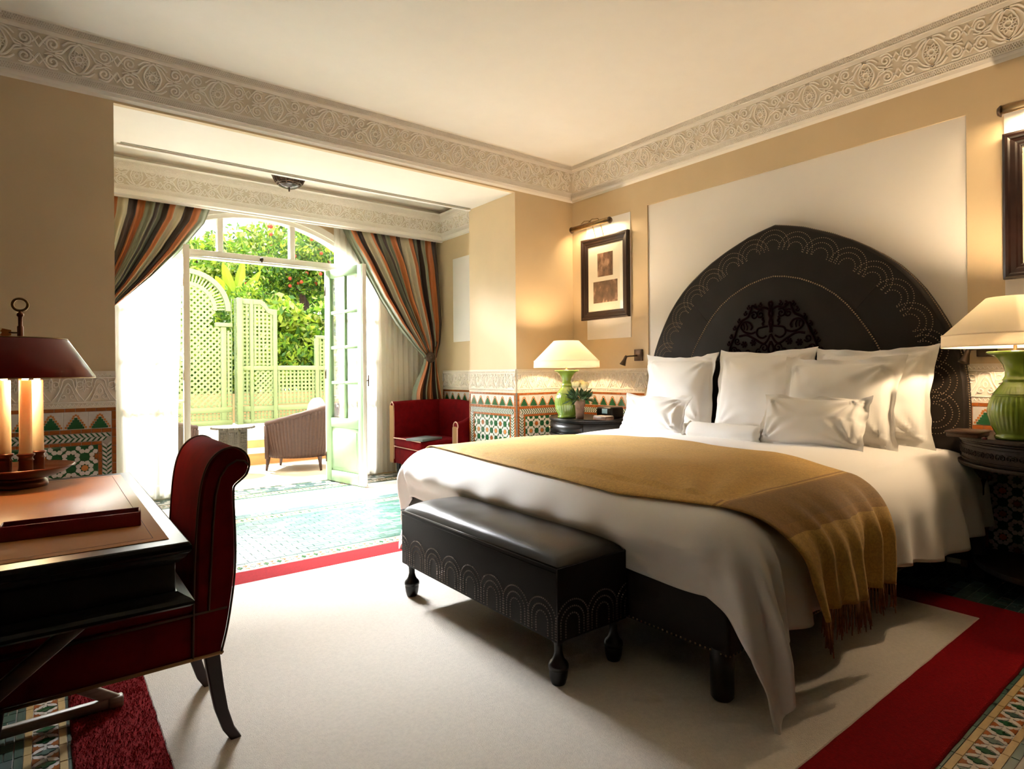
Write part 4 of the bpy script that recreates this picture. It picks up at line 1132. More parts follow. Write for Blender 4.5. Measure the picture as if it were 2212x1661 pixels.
for _ in range(150):
    a = rg.uniform(0, 6.28); el = rg.uniform(.0, 1.25); l = rg.uniform(.045, .10)
    s0 = Vector((FX + .02 * cos(a), FY + .02 * sin(a), FZ + .155)) + Vector((cos(a) * cos(el), sin(a) * cos(el), sin(el))) * rg.uniform(.02, .06)
    d_ = Vector((cos(a + rg.gauss(0, .5)) * cos(el), sin(a) * cos(el), sin(el) + rg.gauss(0, .3))).normalized(); w = d_.cross(Vector((rg.gauss(0, 1), rg.gauss(0, 1), 1))).normalized() * .010
    b.add([s0, s0 + d_ * l * .5 + w, s0 + d_ * l, s0 + d_ * l * .5 - w], [(0, 1, 2, 3)], LEAFD)
obj('foliage', b, t, kind='stuff')
b = MB(); b.rbox(3.74, 3.90, 3.50, 3.68, .701, .80, BLACKW, .02, 3)
t = thing('clock_radio', 'black rounded bedside clock radio behind the note box on the far table', 'clock radio', (3.82, 3.59, .70))
obj('body', b, t)
b = MB(); b.rbox(3.7375, 3.7415, 3.545, 3.605, .745, .785, mat('display_grey', (.18, .24, .24), .2, emit=(.4, .6, .6), estr=.25), .001, 1); obj('display', b, t)
b = MB(); b.rbox(3.60, 3.70, 3.43, 3.575, .701, .730, BROWNW, .003, 1); t = obj('note_box', b); tag(t, 'low wooden note box holding paper on the far bedside table', 'note box')
b = MB(); b.box(3.605, 3.695, 3.436, 3.57, .730, .735, mat('note_paper', (.55, .45, .38), .8)); obj('paper', b, t)
b = MB(); b.rbox(3.52, 3.70, .93, 1.06, .766, .790, BROWNW, .004, 1); t = obj('wooden_box', b); tag(t, 'flat brown wooden box beside the lamp on the carved table', 'box')
b = MB(); b.rbox(3.515, 3.705, .925, 1.065, .785, .796, BROWNW, .003, 1); obj('lid', b, t)
b = MB(); b.lathe([(.001, 0), (.011, 0), (.012, .008), (.001, .012)], (3.50, .90, .766), mat('dark_red_bead', (.10, .01, .02), .2), 12); tag(obj('stopper', b), 'small dark red bead lying between the lamp and the wooden box', 'bead')

# ------------------------------------------------------------------ pictures, picture lights, reading lights
FRW = mat('frame_mahogany', (.017, .0065, .0045), .34, var=.4, vscale=16, coat=.08)
MATB = mat('mat_board', (.80, .74, .60), .9)
def sepia(name, seed, dark=.5):
    m = bpy.data.materials.new(name); m.use_nodes = True; nt = m.node_tree; B = nt.nodes['Principled BSDF']; N = nt.nodes.new; L = nt.links.new
    tc = N('ShaderNodeTexCoord'); mp = N('ShaderNodeMapping'); mp.inputs['Location'].default_value = (seed, seed * 2, seed); mp.inputs['Scale'].default_value = (1, 1, .7)
    n1 = N('ShaderNodeTexNoise'); n1.inputs['Scale'].default_value = 16; n1.inputs['Detail'].default_value = 8; n1.inputs['Roughness'].default_value = .65
    cr = N('ShaderNodeValToRGB'); e = cr.color_ramp.elements; e[0].position = .38; e[0].color = (.035, .014, .010, 1); e[1].position = .66; e[1].color = (.50, .30, .20, 1)
    x = e.new(dark); x.color = (.15, .065, .042, 1)
    L(tc.outputs['Object'], mp.inputs[0]); L(mp.outputs[0], n1.inputs['Vector']); L(n1.outputs['Fac'], cr.inputs[0]); L(cr.outputs[0], B.inputs['Base Color']); B.inputs['Roughness'].default_value = .5
    return m
def picture(y0, y1, z0, z1, label, s):
    t = thing('picture', label, 'picture', (WX - .02, (y0 + y1) / 2, z0)); xw = WX - .008; fw = .078
    prof = [(0, 0), (0, .030), (.012, .036), (.024, .034), (.032, .026), (.052, .022), (.060, .016), (.070, .016), (fw, .008), (fw, 0)]
    for nm, A, B_, C_, Dd in (('frame_side', (y1, z1), (y1, z0), 0, 0), ('frame_side', (y0, z0), (y0, z1), 0, 0), ('frame_rail', (y0, z1), (y1, z1), 0, 0), ('frame_rail', (y1, z0), (y0, z0), 0, 0)):
        d = Vector((B_[0] - A[0], B_[1] - A[1])); L_ = d.length; d /= L_; cen = Vector(((y0 + y1) / 2, (z0 + z1) / 2)); nn = Vector((-d.y, d.x))
        if (cen - Vector(A)).dot(nn) < 0: nn = -nn
        b = MB(); vs = []
        for (q, h) in prof: p = Vector(A) + d * q + nn * q; vs.append((xw - h, p.x, p.y))
        for (q, h) in prof: p = Vector(A) + d * (L_ - q) + nn * q; vs.append((xw - h, p.x, p.y))
        k = len(prof); b.add(vs, [(i, i + 1, k + i + 1, k + i) for i in range(k - 1)], FRW, False); obj(nm, b, t)
    b = MB(); b.box(xw - .006, xw - .001, y0 + .06, y1 - .06, z0 + .06, z1 - .06, MATB); obj('mat_board', b, t)
    yc = (y0 + y1) / 2; H = z1 - z0; W = y1 - y0
    b = MB(); b.box(xw - .0075, xw - .006, yc - .095, yc + .095, z0 + H * .515, z0 + H * .80, sepia('sepia_upper_%d' % s, s, .5)); obj('photograph', b, t, label='upright sepia photograph')
    b = MB(); b.box(xw - .0075, xw - .006, yc - .15, yc + .15, z0 + H * .20, z0 + H * .46, sepia('sepia_lower_%d' % s, s + 3, .56)); obj('photograph', b, t, label='oblong sepia photograph')
    b = MB(); b.box(xw - .010, xw - .009, y0 + fw - .004, y1 - fw + .004, z0 + fw - .004, z1 - fw + .004, GLASS); obj('glass', b, t)
picture(3.564, 4.150, 1.582, 2.343, 'dark framed pair of sepia photographs above the far lamp', 2)
picture(.362, .950, 1.572, 2.343, 'dark framed picture cut off by the picture edge above the near lamp', 8)
def picture_light(yc, z, label, watts):
    t = thing('picture_light', label, 'picture light', (WX - .12, yc, z), 'brass picture lights')
    x = WX - .125; hl = .245
    b = MB(); vs = []; fs = []; n = 12
    for s in (-1, 1):
        for i in range(n + 1): a = radians(-50 + 250 * i / n); vs.append((x - .026 * cos(a) * 1, yc + s * hl, z + .026 * sin(a)))
    for i in range(n): fs.append((i, i + 1, n + 2 + i, n + 1 + i))
    b.add(vs, fs, BRASS, True); obj('reflector', b, t, solid=.002)
    for s in (-1, 1):
        b = MB(); b.lathe([(.001, -.014), (.020, -.012), (.030, 0), (.030, .006), (.001, .008)], (0, 0, 0), BRONZE, 14); o = obj('end_cap', b, t)
        o.matrix_basis = Matrix.Translation((x, yc + s * hl, z)) @ Matrix.Rotation(radians(90 * s), 4, 'X')
    for dy in (-.08, .02):
        b = MB(); b.tube([(WX - .012, yc + dy, z - .17), (WX - .03, yc + dy, z - .12), (WX - .05, yc + dy - .0, z - .05), (x + .045, yc + dy, z + .015), (x + .02, yc + dy, z + .048), (x - .005, yc + dy + .05, z + .050), (x - .012, yc + dy + .085, z + .03)], .0045, BRASS, 7); obj('arm', b, t)
    ld = bpy.data.lights.new('picture_light_tube', 'AREA'); ld.shape = 'RECTANGLE'; ld.size = .40; ld.size_y = .02; ld.energy = watts; ld.color = (1, .73, .42)
    o = bpy.data.objects.new('picture_light_tube', ld); COL.objects.link(o); o.parent = t; o.matrix_parent_inverse = Matrix.Translation(-Vector(t.location))
    d = Vector((.75, 0, -.65)).normalized(); yv = Vector((0, 1, 0)); zv = -d; xv = yv; yv2 = zv.cross(xv)
    o.matrix_basis = Matrix(((xv.x, yv2.x, zv.x, x + .004), (xv.y, yv2.y, zv.y, yc), (xv.z, yv2.z, zv.z, z - .006), (0, 0, 0, 1)))
picture_light(3.934, 2.437, 'brass picture light over the far framed photographs', 4)
picture_light(.690, 2.437, 'brass picture light over the near framed picture', 4)
def reading(y, z, dy, label):
    t = thing('reading_light', label, 'reading light', (WX, y, z), 'bronze reading lights by the bed')
    b = MB(); b.rbox(WX - .018, WX + .002, y - .045, y + .045, z - .05, z + .05, BRONZE, .003, 1); obj('wall_plate', b, t)
    b = MB(); e = Vector((WX - .11, y + dy * .055, z - .012)); b.tube([(WX - .018, y + dy * .01, z - .005), (WX - .07, y + dy * .04, z - .008), e], .006, BRONZE, 8); b.ball(e, .011, BRONZE, 10, 6); obj('arm', b, t)
    b = MB(); b.lathe([(.001, 0), (.012, 0), (.014, -.03), (.026, -.075), (.0275, -.078), (.022, -.074), (.010, -.03)], (0, 0, 0), BRONZE, 20); o = obj('lamp_head', b, t)
    o.matrix_basis = Matrix.Translation(e) @ Matrix.Rotation(radians(12), 4, 'X') @ Matrix.Rotation(radians(20), 4, 'Y')
reading(3.475, 1.240, 1, 'bronze swivel reading light on the wall left of the headboard')
reading(1.030, 1.215, 1, 'bronze swivel reading light on the wall behind the near lamp')
# ------------------------------------------------------------------ desk with crossed legs
DK = thing('desk', 'black lacquered desk with a tan leather writing top and crossed legs', 'desk', (-.25, 2.0, 0))
dx0, dx1, dy0, dy1 = -.78, .240, 1.418, 2.586
TAN = mat('tan_writing_leather', (.56, .235, .075), .36, var=.12, vscale=5, bump=.06, bscale=150, spec=.35)
def ring_profile(prof, x0, x1, y0, y1, m):
    """moulding swept round a rectangle: prof = [(outset, z)]"""
    mb = MB(); k = len(prof); vs = []; fs = []
    for (sx, sy) in ((0, 0), (1, 0), (1, 1), (0, 1)):
        for (o, z) in prof: vs.append(((x1 + o) if sx else (x0 - o), (y1 + o) if sy else (y0 - o), z))
    for c in range(4):
        for i in range(k - 1): fs.append((c * k + i, ((c + 1) % 4) * k + i, ((c + 1) % 4) * k + i + 1, c * k + i + 1))
    fs.append(tuple(c * k + k - 1 for c in range(4))); fs.append(tuple(c * k for c in (3, 2, 1, 0)))
    return mb.add(vs, fs, m, False)
b = ring_profile([(-.022, .706), (-.018, .712), (-.010, .718), (-.006, .726), (-.002, .729), (0, .734), (0, .742), (-.003, .748), (-.006, .750)], dx0, dx1, dy0, dy1, BLACKW); obj('top', b, DK)
b = MB(); b.rbox(dx0 + .036, .205, 1.470, 2.53, .7495, .7515, TAN, .0008, 1); LI = obj('writing_leather', b, DK)
b = MB(); TOOL = mat('tooled_line', (.16, .055, .02), .6)
for ins in (.026,):
    x0, x1, y0, y1 = dx0 + .036 + ins, .205 - ins, 1.470 + ins, 2.53 - ins
    for s in ((x0, x1, y0, y0 + .0012), (x0, x1, y1 - .0012, y1), (x0, x0 + .0012, y0, y1), (x1 - .0012, x1, y0, y1)): b.box(s[0], s[1], s[2], s[3], .7514, .7518, TOOL)
obj('tooling', b, LI)
b = MB(); b.rbox(dx0 + .026, dx1 - .026, dy0 + .03, dy1 - .03, .640, .708, BLACKW, .003, 1); obj('apron', b, DK)
b = ring_profile([(-.026, .612), (-.004, .614), (.004, .620), (.004, .626), (-.003, .632), (-.012, .637), (-.024, .645)], dx0, dx1, dy0, dy1, BLACKW); obj('lower_moulding', b, DK)
def bar(nm, a, c, w, h, m, parent, r=.003):
    a, c = Vector(a), Vector(c); d = c - a; L_ = d.length; d.normalize(); s = d.cross(Vector((0, 1, 0)))
    if s.length < .05: s = d.cross(Vector((1, 0, 0)))
    s.normalize(); u = s.cross(d)
    mb = MB(); mb.rbox(-w / 2, w / 2, 0, L_, -h / 2, h / 2, m, r, 1)
    o = obj(nm, mb, parent); M = Matrix(((s.x, d.x, u.x, a.x), (s.y, d.y, u.y, a.y), (s.z, d.z, u.z, a.z), (0, 0, 0, 1)))
    o.data.transform(M); return o
for y in (1.66, 2.376):
    bar('leg', (.140, y, .615), (-.60, y + .012, .030), .034, .018, GREYW if y > 2 else BROWNW, DK); bar('leg', (-.62, y, .615), (.180, y, .030), .034, .018, GREYW, DK)
    bar('foot_bar', (-.66, y, .030), (.155, y, .030), .030, .026, GREYW, DK)
    b = MB(); b.rbox(.155, .195, y - .018, y + .018, .013, .047, GREYW, .004, 1); obj('foot', b, DK)
bar('stretcher', (-.24, 1.66, .322), (-.24, 2.376, .322), .03, .03, BLACKW, DK)

for y in (2.225, 1.80):
    b = MB(); b.lathe([(.001, 0), (.034, .0), (.040, .012), (.030, .03), (.036, .05), (.041, .09), (.030, .14), (.026, .16), (.034, .175), (.026, .19), (.024, .30), (.030, .42), (.036, .45), (.028, .47), (.034, .52), (.036, .616)], (-.205, y, 0.003), BLACKW, 20); obj('turned_leg', b, DK)

# pen tray
t = thing('pen_tray', 'long red leather pen tray lying on the desk', 'tray', (.05, 1.66, .752))
RL = mat('red_leather', (.20, .008, .012), .4, bump=.1, bscale=200)
F = Matrix.Translation((.050, 1.672, .7518)) @ Matrix.Rotation(radians(-4), 4, 'Z')
def tb(nm, *a, m=RL):
    mb = MB(); mb.rbox(*a, m, .0015, 1); o = obj(nm, mb, t); o.data.transform(F); return o
tb('base', -.128, .122, -.024, .024, 0, .004); tb('side', -.128, .122, -.026, -.022, 0, .032); tb('side', -.128, .122, .022, .026, 0, .034)
tb('end', -.130, -.126, -.026, .026, 0, .033); tb('end', .120, .124, -.026, .026, 0, .033)
mb = MB(); mb.tube([(-.12, .004, .020), (-.02, .006, .020), (.09, .002, .020)], .0055, mat('pencil_dark', (.04, .03, .03), .3), 8); o = obj('pencil', mb); o.data.transform(F); tag(o, 'dark pencil lying in the red tray', 'pencil')
mb = MB(); mb.tube([(-.11, -.010, .018), (.10, -.008, .018)], .005, mat('pencil_grey', (.45, .43, .40), .3), 8); o = obj('pencil', mb); o.data.transform(F); tag(o, 'pale grey pencil lying in the red tray', 'pencil')

# ------------------------------------------------------------------ desk lamp with three candle tubes
LX, LY, LZ = -.064, 2.455, .7518
t = thing('desk_lamp', 'red shaded bouillotte lamp with three candle tubes on the desk', 'lamp', (LX, LY, LZ))
b = MB(); b.lathe([(.001, 0), (.066, 0), (.068, .004), (.066, .018), (.060, .022), (.058, .028), (.085, .032), (.110, .042), (.132, .058), (.138, .062), (.136, .065), (.110, .050), (.080, .040), (.001, .036)], (LX, LY, LZ), MIRRORB, 48); obj('dish', b, t)
b = MB(); b.lathe([(.001, .03), (.012, .03), (.008, .06), (.006, .1), (.006, .46), (.008, .465), (.008, .505), (.0055, .507), (.0055, .535), (.009, .538), (.009, .545), (.004, .550), (.004, .556), (.001, .556)], (LX, LY, LZ), MIRRORB, 14); obj('stem', b, t)
b = MB(); R_ = .019
b.tube([(LX + R_ * cos(2 * pi * i / 24), LY, LZ + .556 + R_ * .95 + R_ * sin(2 * pi * i / 24)) for i in range(24)], .0042, BRASS, 8, closed=True); obj('ring_finial', b, t)
b = MB(); b.tube([(LX - .006, LY, LZ + .485), (LX - .028, LY, LZ + .485)], .0028, BRASS, 6)
KEY = mat('arrow_copper', (.62, .25, .07), .4, metal=.6)
for s in (-1, 0, 1): b.prism([(LX - .050, LZ + .485 + s * .011 - .007), (LX - .022, LZ + .485 - .004 + s * .004), (LX - .022, LZ + .485 + .004 + s * .004), (LX - .050, LZ + .485 + s * .011 + .003), (LX - .044, LZ + .485 + s * .011)], LY - .0015 + s * .0005, LY + .0015 + s * .0005, KEY)
obj('arrow_key', b, t)
b = MB(); b.lathe([(.193, .342), (.1945, .346), (.123, .462), (.119, .466)], (LX, LY, LZ), REDLAC, 8 * 8); b.lathe([(.006, .466), (.119, .466)], (LX, LY, LZ), REDLAC, 64); obj('lamp_shade', b, t, solid=.0018)
b = MB()
for r, z in ((.1945, .3425), (.120, .4665)): b.tube([(LX + r * cos(2 * pi * i / 48), LY + r * sin(2 * pi * i / 48), LZ + z) for i in range(48)], .0018, BRASS, 5, closed=True)
obj('shade_rim', b, t)
CANDLE = mat('candle_sleeve', (.90, .80, .52), .6, transl=.25); FLAME = mat('flame_bulb', (1, .8, .4), .4, emit=(1, .76, .40), estr=25)
for (x, y) in ((-.104, 2.445), (-.052, 2.412), (-.024, 2.482)):
    b = MB(); b.lathe([(.001, .036), (.019, .037), (.021, .042), (.018, .05), (.018, .085), (.021, .088), (.018, .092), (.018, .098), (.023, .103), (.023, .107), (.017, .109)], (x, y, LZ), MIRRORB, 20); s = obj('candle_socket', b, t)
    b = MB(); b.lathe([(.0168, .104), (.0158, .335), (.001, .336)], (x, y, LZ), CANDLE, 20); obj('candle_sleeve', b, s)
    b = MB(); b.lathe([(.006, .336), (.016, .352), (.019, .372), (.012, .40), (.001, .42)], (x, y, LZ), FLAME, 12); obj('flame_bulb', b, s)
ld = bpy.data.lights.new('desk_lamp_light', 'POINT'); ld.energy = 7; ld.color = (1, .76, .44); ld.shadow_soft_size = .05
o = bpy.data.objects.new('desk_lamp_light', ld); COL.objects.link(o); o.location = (LX, LY, LZ + .37); o.parent = t; o.matrix_parent_inverse = Matrix.Translation((-LX, -LY, -LZ))

# ------------------------------------------------------------------ desk chair, red velvet with a rolled back
DC = thing('desk_chair', 'red velvet desk chair with a scrolled back pushed up to the desk', 'chair', (.3, 2.14, 0))
cy0, cy1 = 1.920, 2.362
outer = [(.398, .285), (.414, .35), (.426, .42), (.437, .51), (.440, .60), (.437, .70), (.436, .755), (.440, .772), (.456, .786), (.472, .802), (.480, .825), (.478, .850), (.462, .873), (.438, .885), (.412, .882), (.388, .868), (.368, .842), (.353, .800), (.343, .74), (.336, .65), (.331, .55), (.328, .45), (.325, .285)]
outer = curve2(outer[:-1], 3) + [outer[-1]]
def sideprofile(mb, prof, y0, y1, m, r=.012):
    n = len(prof); cx = sum(p[0] for p in prof) / n; cz = sum(p[1] for p in prof) / n
    def ins(p, i, d):
        a = prof[i - 1]; c = prof[(i + 1) % n]; dx, dz = c[0] - a[0], c[1] - a[1]; l = hypot(dx, dz) or 1
        return (p[0] - dz / l * d, p[1] + dx / l * d)
    rings = [(y0, r), (y0 + r * .3, r * .3), (y0 + r, 0), (y1 - r, 0), (y1 - r * .3, r * .3), (y1, r)]
    vs = []; fs = []
    for y, d in rings:
        for i, p in enumerate(prof): q = ins(p, i, d); vs.append((q[0], y, q[1]))
    for k in range(len(rings) - 1):
        for i in range(n): fs.append((k * n + i, k * n + (i + 1) % n, (k + 1) * n + (i + 1) % n, (k + 1) * n + i))
    mb.add(vs, fs, m, True)
    mb.add(vs[:n], [tuple(range(n))], m); mb.add(vs[-n:], [tuple(range(n - 1, -1, -1))], m)
b = MB(); sideprofile(b, outer, cy0, cy1, VELVET); obj('backrest', b, DC)
b = MB(); b.rbox(-.14, .39, cy0 + .002, cy1 - .002, .287, .415, VELVET, .012, 2); obj('seat_base', b, DC)
b = MB(); b.rbox(-.15, .335, cy0 + .002, cy1 - .002, .415, .47, VELVET, .022, 3); obj('seat_cushion', b, DC)
def cord(nm, pts, r, m, par, closed=False):
    q = MB(); q.tube(pts, r, m, 6, closed=closed); return obj(nm, q, par)
for y in (cy0 - .0015, cy1 + .0015):
    cord('piping', [(x, y, z) for x, z in outer], .0032, CHAIRPIPE, DC)
    inl = [(.345, .42), (.352, .55), (.358, .66), (.366, .75), (.378, .80), (.398, .832), (.424, .846), (.445, .842), (.458, .828)]
    cord('piping', [(x + .022, y, z) for x, z in inl], .0032, CHAIRPIPE, DC)
    cord('piping', [(-.14, y, .412), (.18, y, .414), (.416, y, .418)], .0032, CHAIRPIPE, DC)
for y in (cy0 - .001, cy1 + .001): cord('gimp_trim', [(-.14, y, .287), (.402, y, .290)], .005, GIMP, DC)
cord('gimp_trim', [(.402, cy0, .29), (.402, cy1, .29)], .005, GIMP, DC)
for y, sy in ((cy0 + .035, -1), (cy1 - .035, 1)):
    for x0, dirx in ((.378, 1), (-.105, -1)):
        b = MB(); P = [(x0, .295), (x0 + .006 * dirx, .24), (x0 + .014 * dirx, .18), (x0 + .026 * dirx, .11), (x0 + .044 * dirx, .05), (x0 + .066 * dirx, 0.012)]
        vs = []; fs = []
        for i, (x, z) in enumerate(P):
            w = lerp(.021, .015, i / 5)
            for sx, sy_ in ((-1, -1), (1, -1), (1, 1), (-1, 1)): vs.append((x + sx * w, y + sy * .006 * i / 5 + sy_ * w * .9, z))
        for i in range(5):
            for k in range(4): fs.append((i * 4 + k, i * 4 + (k + 1) % 4, i * 4 + 4 + (k + 1) % 4, i * 4 + 4 + k))
        fs += [(3, 2, 1, 0), (20, 21, 22, 23)]
        b.add(vs, fs, CHAIRLEG); o = obj('leg', b, DC); md = o.modifiers.new('edge', 'BEVEL'); md.width = .004; md.segments = 2

# ------------------------------------------------------------------ red armchair in the window bay
AC = thing('armchair', 'red velvet armchair with pale piping in the window bay corner', 'chair', (3.2, 5.5, 0))
b = MB(); b.rbox(2.90, 3.50, 5.16, 5.80, .155, .33, VELVET, .02, 2); obj('seat_base', b, AC)
b = MB(); b.rbox(2.875, 3.38, 5.20, 5.77, .33, .43, VELVET, .035, 3); obj('seat_cushion', b, AC)
def hullwall(mb, path, z0, ztop, th, m):
    """upholstered wall following a plan path with a varying top height and rounded top"""
    n = len(path); vs = []; sec = [(-.5, 0), (-.5, .86), (-.40, .96), (-.15, 1.0), (.15, 1.0), (.40, .96), (.5, .86), (.5, 0)]; k = len(sec); fs = []
    for i, p in enumerate(path):
        a = path[max(i - 1, 0)]; c = path[min(i + 1, n - 1)]; dx, dy = c[0] - a[0], c[1] - a[1]; l = hypot(dx, dy); nx, ny = -dy / l, dx / l; zt = ztop[i]
        for s, h in sec: vs.append((p[0] + nx * s * th, p[1] + ny * s * th, z0 + (zt - z0) * h))
    for i in range(n - 1):
        for j in range(k - 1): fs.append((i * k + j, (i + 1) * k + j, (i + 1) * k + j + 1, i * k + j + 1))
    fs += [tuple(range(k)), tuple((n - 1) * k + j for j in range(k - 1, -1, -1))]
    mb.add(vs, fs, m, True)
b = MB(); hullwall(b, [(2.900, 5.845), (3.05, 5.85), (3.20, 5.85), (3.36, 5.845), (3.45, 5.81)], .155, [.80, .805, .808, .81, .81], .085, VELVET); obj('wing', b, AC)
b = MB(); hullwall(b, [(3.44, 5.83), (3.50, 5.76), (3.525, 5.65), (3.53, 5.50), (3.53, 5.35), (3.515, 5.22), (3.49, 5.14)], .155, [.81, .812, .812, .81, .80, .79, .77], .09, VELVET); obj('backrest', b, AC)
b = MB(); hullwall(b, [(3.49, 5.15), (3.42, 5.13), (3.32, 5.13), (3.24, 5.135)], .155, [.70, .66, .615, .60], .09, VELVET); obj('arm', b, AC)
cord('piping', [(3.24, 5.135 + .042 * cos(a), .565 + .042 * sin(a)) for a in [2 * pi * i / 16 for i in range(16)]], .006, PIPING, AC, True)
for y in (5.095, 5.177): cord('piping', [(3.235, y, .55), (3.233, y, .35), (3.235, y, .2)], .006, PIPING, AC)
for pts in ([(2.895, 5.803, .2), (2.895, 5.803, .70), (2.896, 5.81, .77), (2.896, 5.845, .80), (2.896, 5.88, .77)], [(2.876, 5.20, .425), (2.872, 5.5, .43), (2.876, 5.77, .425)],
            [(2.893, 5.165, .335), (2.890, 5.5, .335), (2.893, 5.80, .335)], [(3.44, 5.79, .42), (3.45, 5.785, .6), (3.455, 5.79, .78), (3.455, 5.83, .808)]): cord('piping', pts, .0055, PIPING, AC)
b = MB(); b.box(2.886, 2.892, 5.80, 5.885, .16, .76, GIMP); obj('gimp_panel', b, AC); b = MB(); b.box(3.229, 3.234, 5.10, 5.175, .16, .56, GIMP); obj('gimp_panel', b, AC)
for x, y in ((2.94, 5.20), (2.94, 5.79), (3.46, 5.2), (3.46, 5.79)):
    b = MB(); b.lathe([(.026, .16), (.022, .10), (.014, .02), (.016, .003), (.001, .003)], (x, y, 0), BLACKW, 12); obj('leg', b, AC)
b = MB(); F = Matrix.Translation((2.99, 5.33, .432)) @ Matrix.Rotation(radians(20), 4, 'Z')
b.rbox(-.15, .15, -.11, .11, 0, .022, mat('book_grey_cover', (.10, .12, .11), .5), .003, 1, F); t = obj('book', b); tag(t, 'grey covered book lying on the red armchair seat', 'book')
b = MB(); b.rbox(-.146, .147, -.107, .107, .003, .019, mat('book_pages', (.8, .77, .7), .8), .001, 1, F @ Matrix.Translation((.004, 0, 0))); obj('pages', b, t)

# ------------------------------------------------------------------ silk curtains and sheers
CB, CO, CG, CS = (.036, .016, .010), (.42, .13, .034), (.215, .225, .155), (.52, .46, .32)
SILK = stripe_mat('striped_silk', [(0, CG), (.16, CO), (.30, CB), (.46, CS), (.64, CO), (.74, CB), (.84, CG), (.92, CB)], .36, 0, 2.5, .12)
def ease(t): return t
def pleat(u, n, ph): return sin(2 * pi * n * u + ph + .9 * sin(2 * pi * u * 2.3 + ph))
def curtainR(u, v):
    """u from the leading (room centre) edge to the wall, v from the track down"""
    z_top, z_tie, z_bot = 2.63, 1.275, .03
    xt = lerp(2.435, 3.575, u)
    lead = [(0, 2.435), (.12, 2.50), (.35, 2.66), (.535, 2.80), (.735, 2.99), (.92, 3.22), (1.0, 3.345)]
    back = [(0, 3.575), (.3, 3.565), (.55, 3.575), (.72, 3.578), (.87, 3.545), (1.0, 3.475)]
    if v < .62:
        t = v / .62; z = lerp(z_top, z_tie, t)
        a, c = pw(lead, t), pw(back, t); w = u + .10 * t * sin(2 * pi * u) / 2
        x = lerp(a, c, w); amp = lerp(.042, .022, t ** 1.3); sw = .10 * t * (1 - t) * 2
        # outer folds droop over the tie
        z -= .05 * sstep(.5, 1, t) * (u ** 2) * (1 if u < .7 else .5)
        y = lerp(6.026, 5.975, sstep(0, .3, t)) + lerp(.020, amp, sstep(0, .3, t)) * pleat(u, 7, .4) + lerp(.005, .016, sstep(0, .3, t)) * pleat(u, 21, t) - sw * (1 - u) - .06 * t * t
        x += .012 * NZ(u * 8, z * 1.5, 3)
    else:
        t = (v - .62) / .38; z = lerp(z_tie, z_bot, t)
        a = lerp(3.345, 3.20, sstep(0, .35, t)); c = lerp(3.475, 3.57, sstep(0, .5, t)); x = lerp(a, c, u)
        y = 5.915 + lerp(.022, .045, sstep(0, .3, t)) * pleat(u, 5, .7) + .015 * pleat(u, 13, 1)
    return Vector((x, min(y, 6.055), z))
b = MB(); b.grid(curtainR, 220, 90, SILK); CU = obj('curtain', b, solid=.003); tag(CU, 'striped silk curtain swept back to a rosette right of the doors', 'curtain')
b = MB(); xr_, yr_, zr_ = 3.362, 5.835, 1.272
F = Matrix.Translation((xr_, yr_, zr_)) @ Matrix.Rotation(radians(90), 4, 'X')
b.lathe([(.001, .020), (.012, .022), (.018, .014), (.022, .010), (.030, .018), (.036, .016), (.040, .006), (.052, .012), (.058, .006), (.060, 0), (.001, -.005)], (0, 0, 0), BRONZE, 28, F); obj('tieback_rosette', b, CU)
b = MB(); b.tube([(3.345, 5.86, 1.27), (3.40, 5.865, 1.30), (3.47, 5.90, 1.40), (3.53, 5.96, 1.50), (3.585, 6.0, 1.56)], .007, BRONZE, 7); b.tube([(3.345, 5.86, 1.27), (3.33, 5.9, 1.26), (3.37, 6.0, 1.28), (3.5, 6.05, 1.40), (3.585, 6.0, 1.55)], .007, BRONZE, 7); obj('tieback_arm', b, CU)
def curtainL(u, v):
    z_top, z_tie, z_bot = 2.63, 1.275, .03
    lead = [(0, 1.200), (.12, 1.14), (.33, .935), (.50, .735), (.70, .46), (.92, .27), (1.0, .21)]
    back = [(0, .115), (1.0, .115)]
    if v < .62:
        t = v / .62; z = lerp(z_top, z_tie, t); a, c = pw(lead, t), pw(back, t); x = lerp(a, c, u + .06 * t * sin(2 * pi * u) / 2)
        z -= .22 * sstep(0, .9, t) * (1 - sstep(.75, 1, t)) * u * (1 - u) * 2
        y = lerp(6.026, 5.965, sstep(0, .3, t)) + lerp(.020, lerp(.045, .022, t ** 1.3), sstep(0, .3, t)) * pleat(u, 6, 1.4) + lerp(.005, .016, sstep(0, .3, t)) * pleat(u, 19, t) - .12 * t * (1 - t) * (1 - u) - .05 * t * t
    else:
        t = (v - .62) / .38; z = lerp(z_tie, z_bot, t); x = lerp(lerp(.21, .38, sstep(0, .4, t)), .115, u); y = 5.915 + lerp(.02, .04, sstep(0, .3, t)) * pleat(u, 4, .7)
    return Vector((x, min(y, 6.055), z))
b = MB(); b.grid(curtainL, 200, 80, SILK); t = obj('curtain', b, solid=.003); tag(t, 'striped silk curtain swept back to the left of the doors', 'curtain')
SHEER = sheer_mat('sheer_voile', (.90, .89, .85), .86)
def sheer(x0, x1, x0b, x1b, n, ph, label, z0=.02):
    def fn(u, v):
        x = lerp(lerp(x0, x0b, sstep(0, .8, v)), lerp(x1, x1b, sstep(0, .8, v)), u)
        return Vector((x + .006 * NZ(u * 9, v * 3, ph), 6.078 + .009 * sin(2 * pi * n * u + ph + sin(u * 9)) + .003 * sin(2 * pi * n * 2.3 * u), lerp(2.62, z0, v)))
    b = MB(); b.grid(fn, 160, 24, SHEER); o = obj('sheer_curtain', b); tag(o, label, 'curtain')
sheer(.12, .97, .12, .93, 11, .3, 'white sheer curtain hanging left of the open doors')
sheer(2.37, 3.58, 2.42, 3.58, 17, 1.3, 'white sheer curtain hanging right of the open doors')

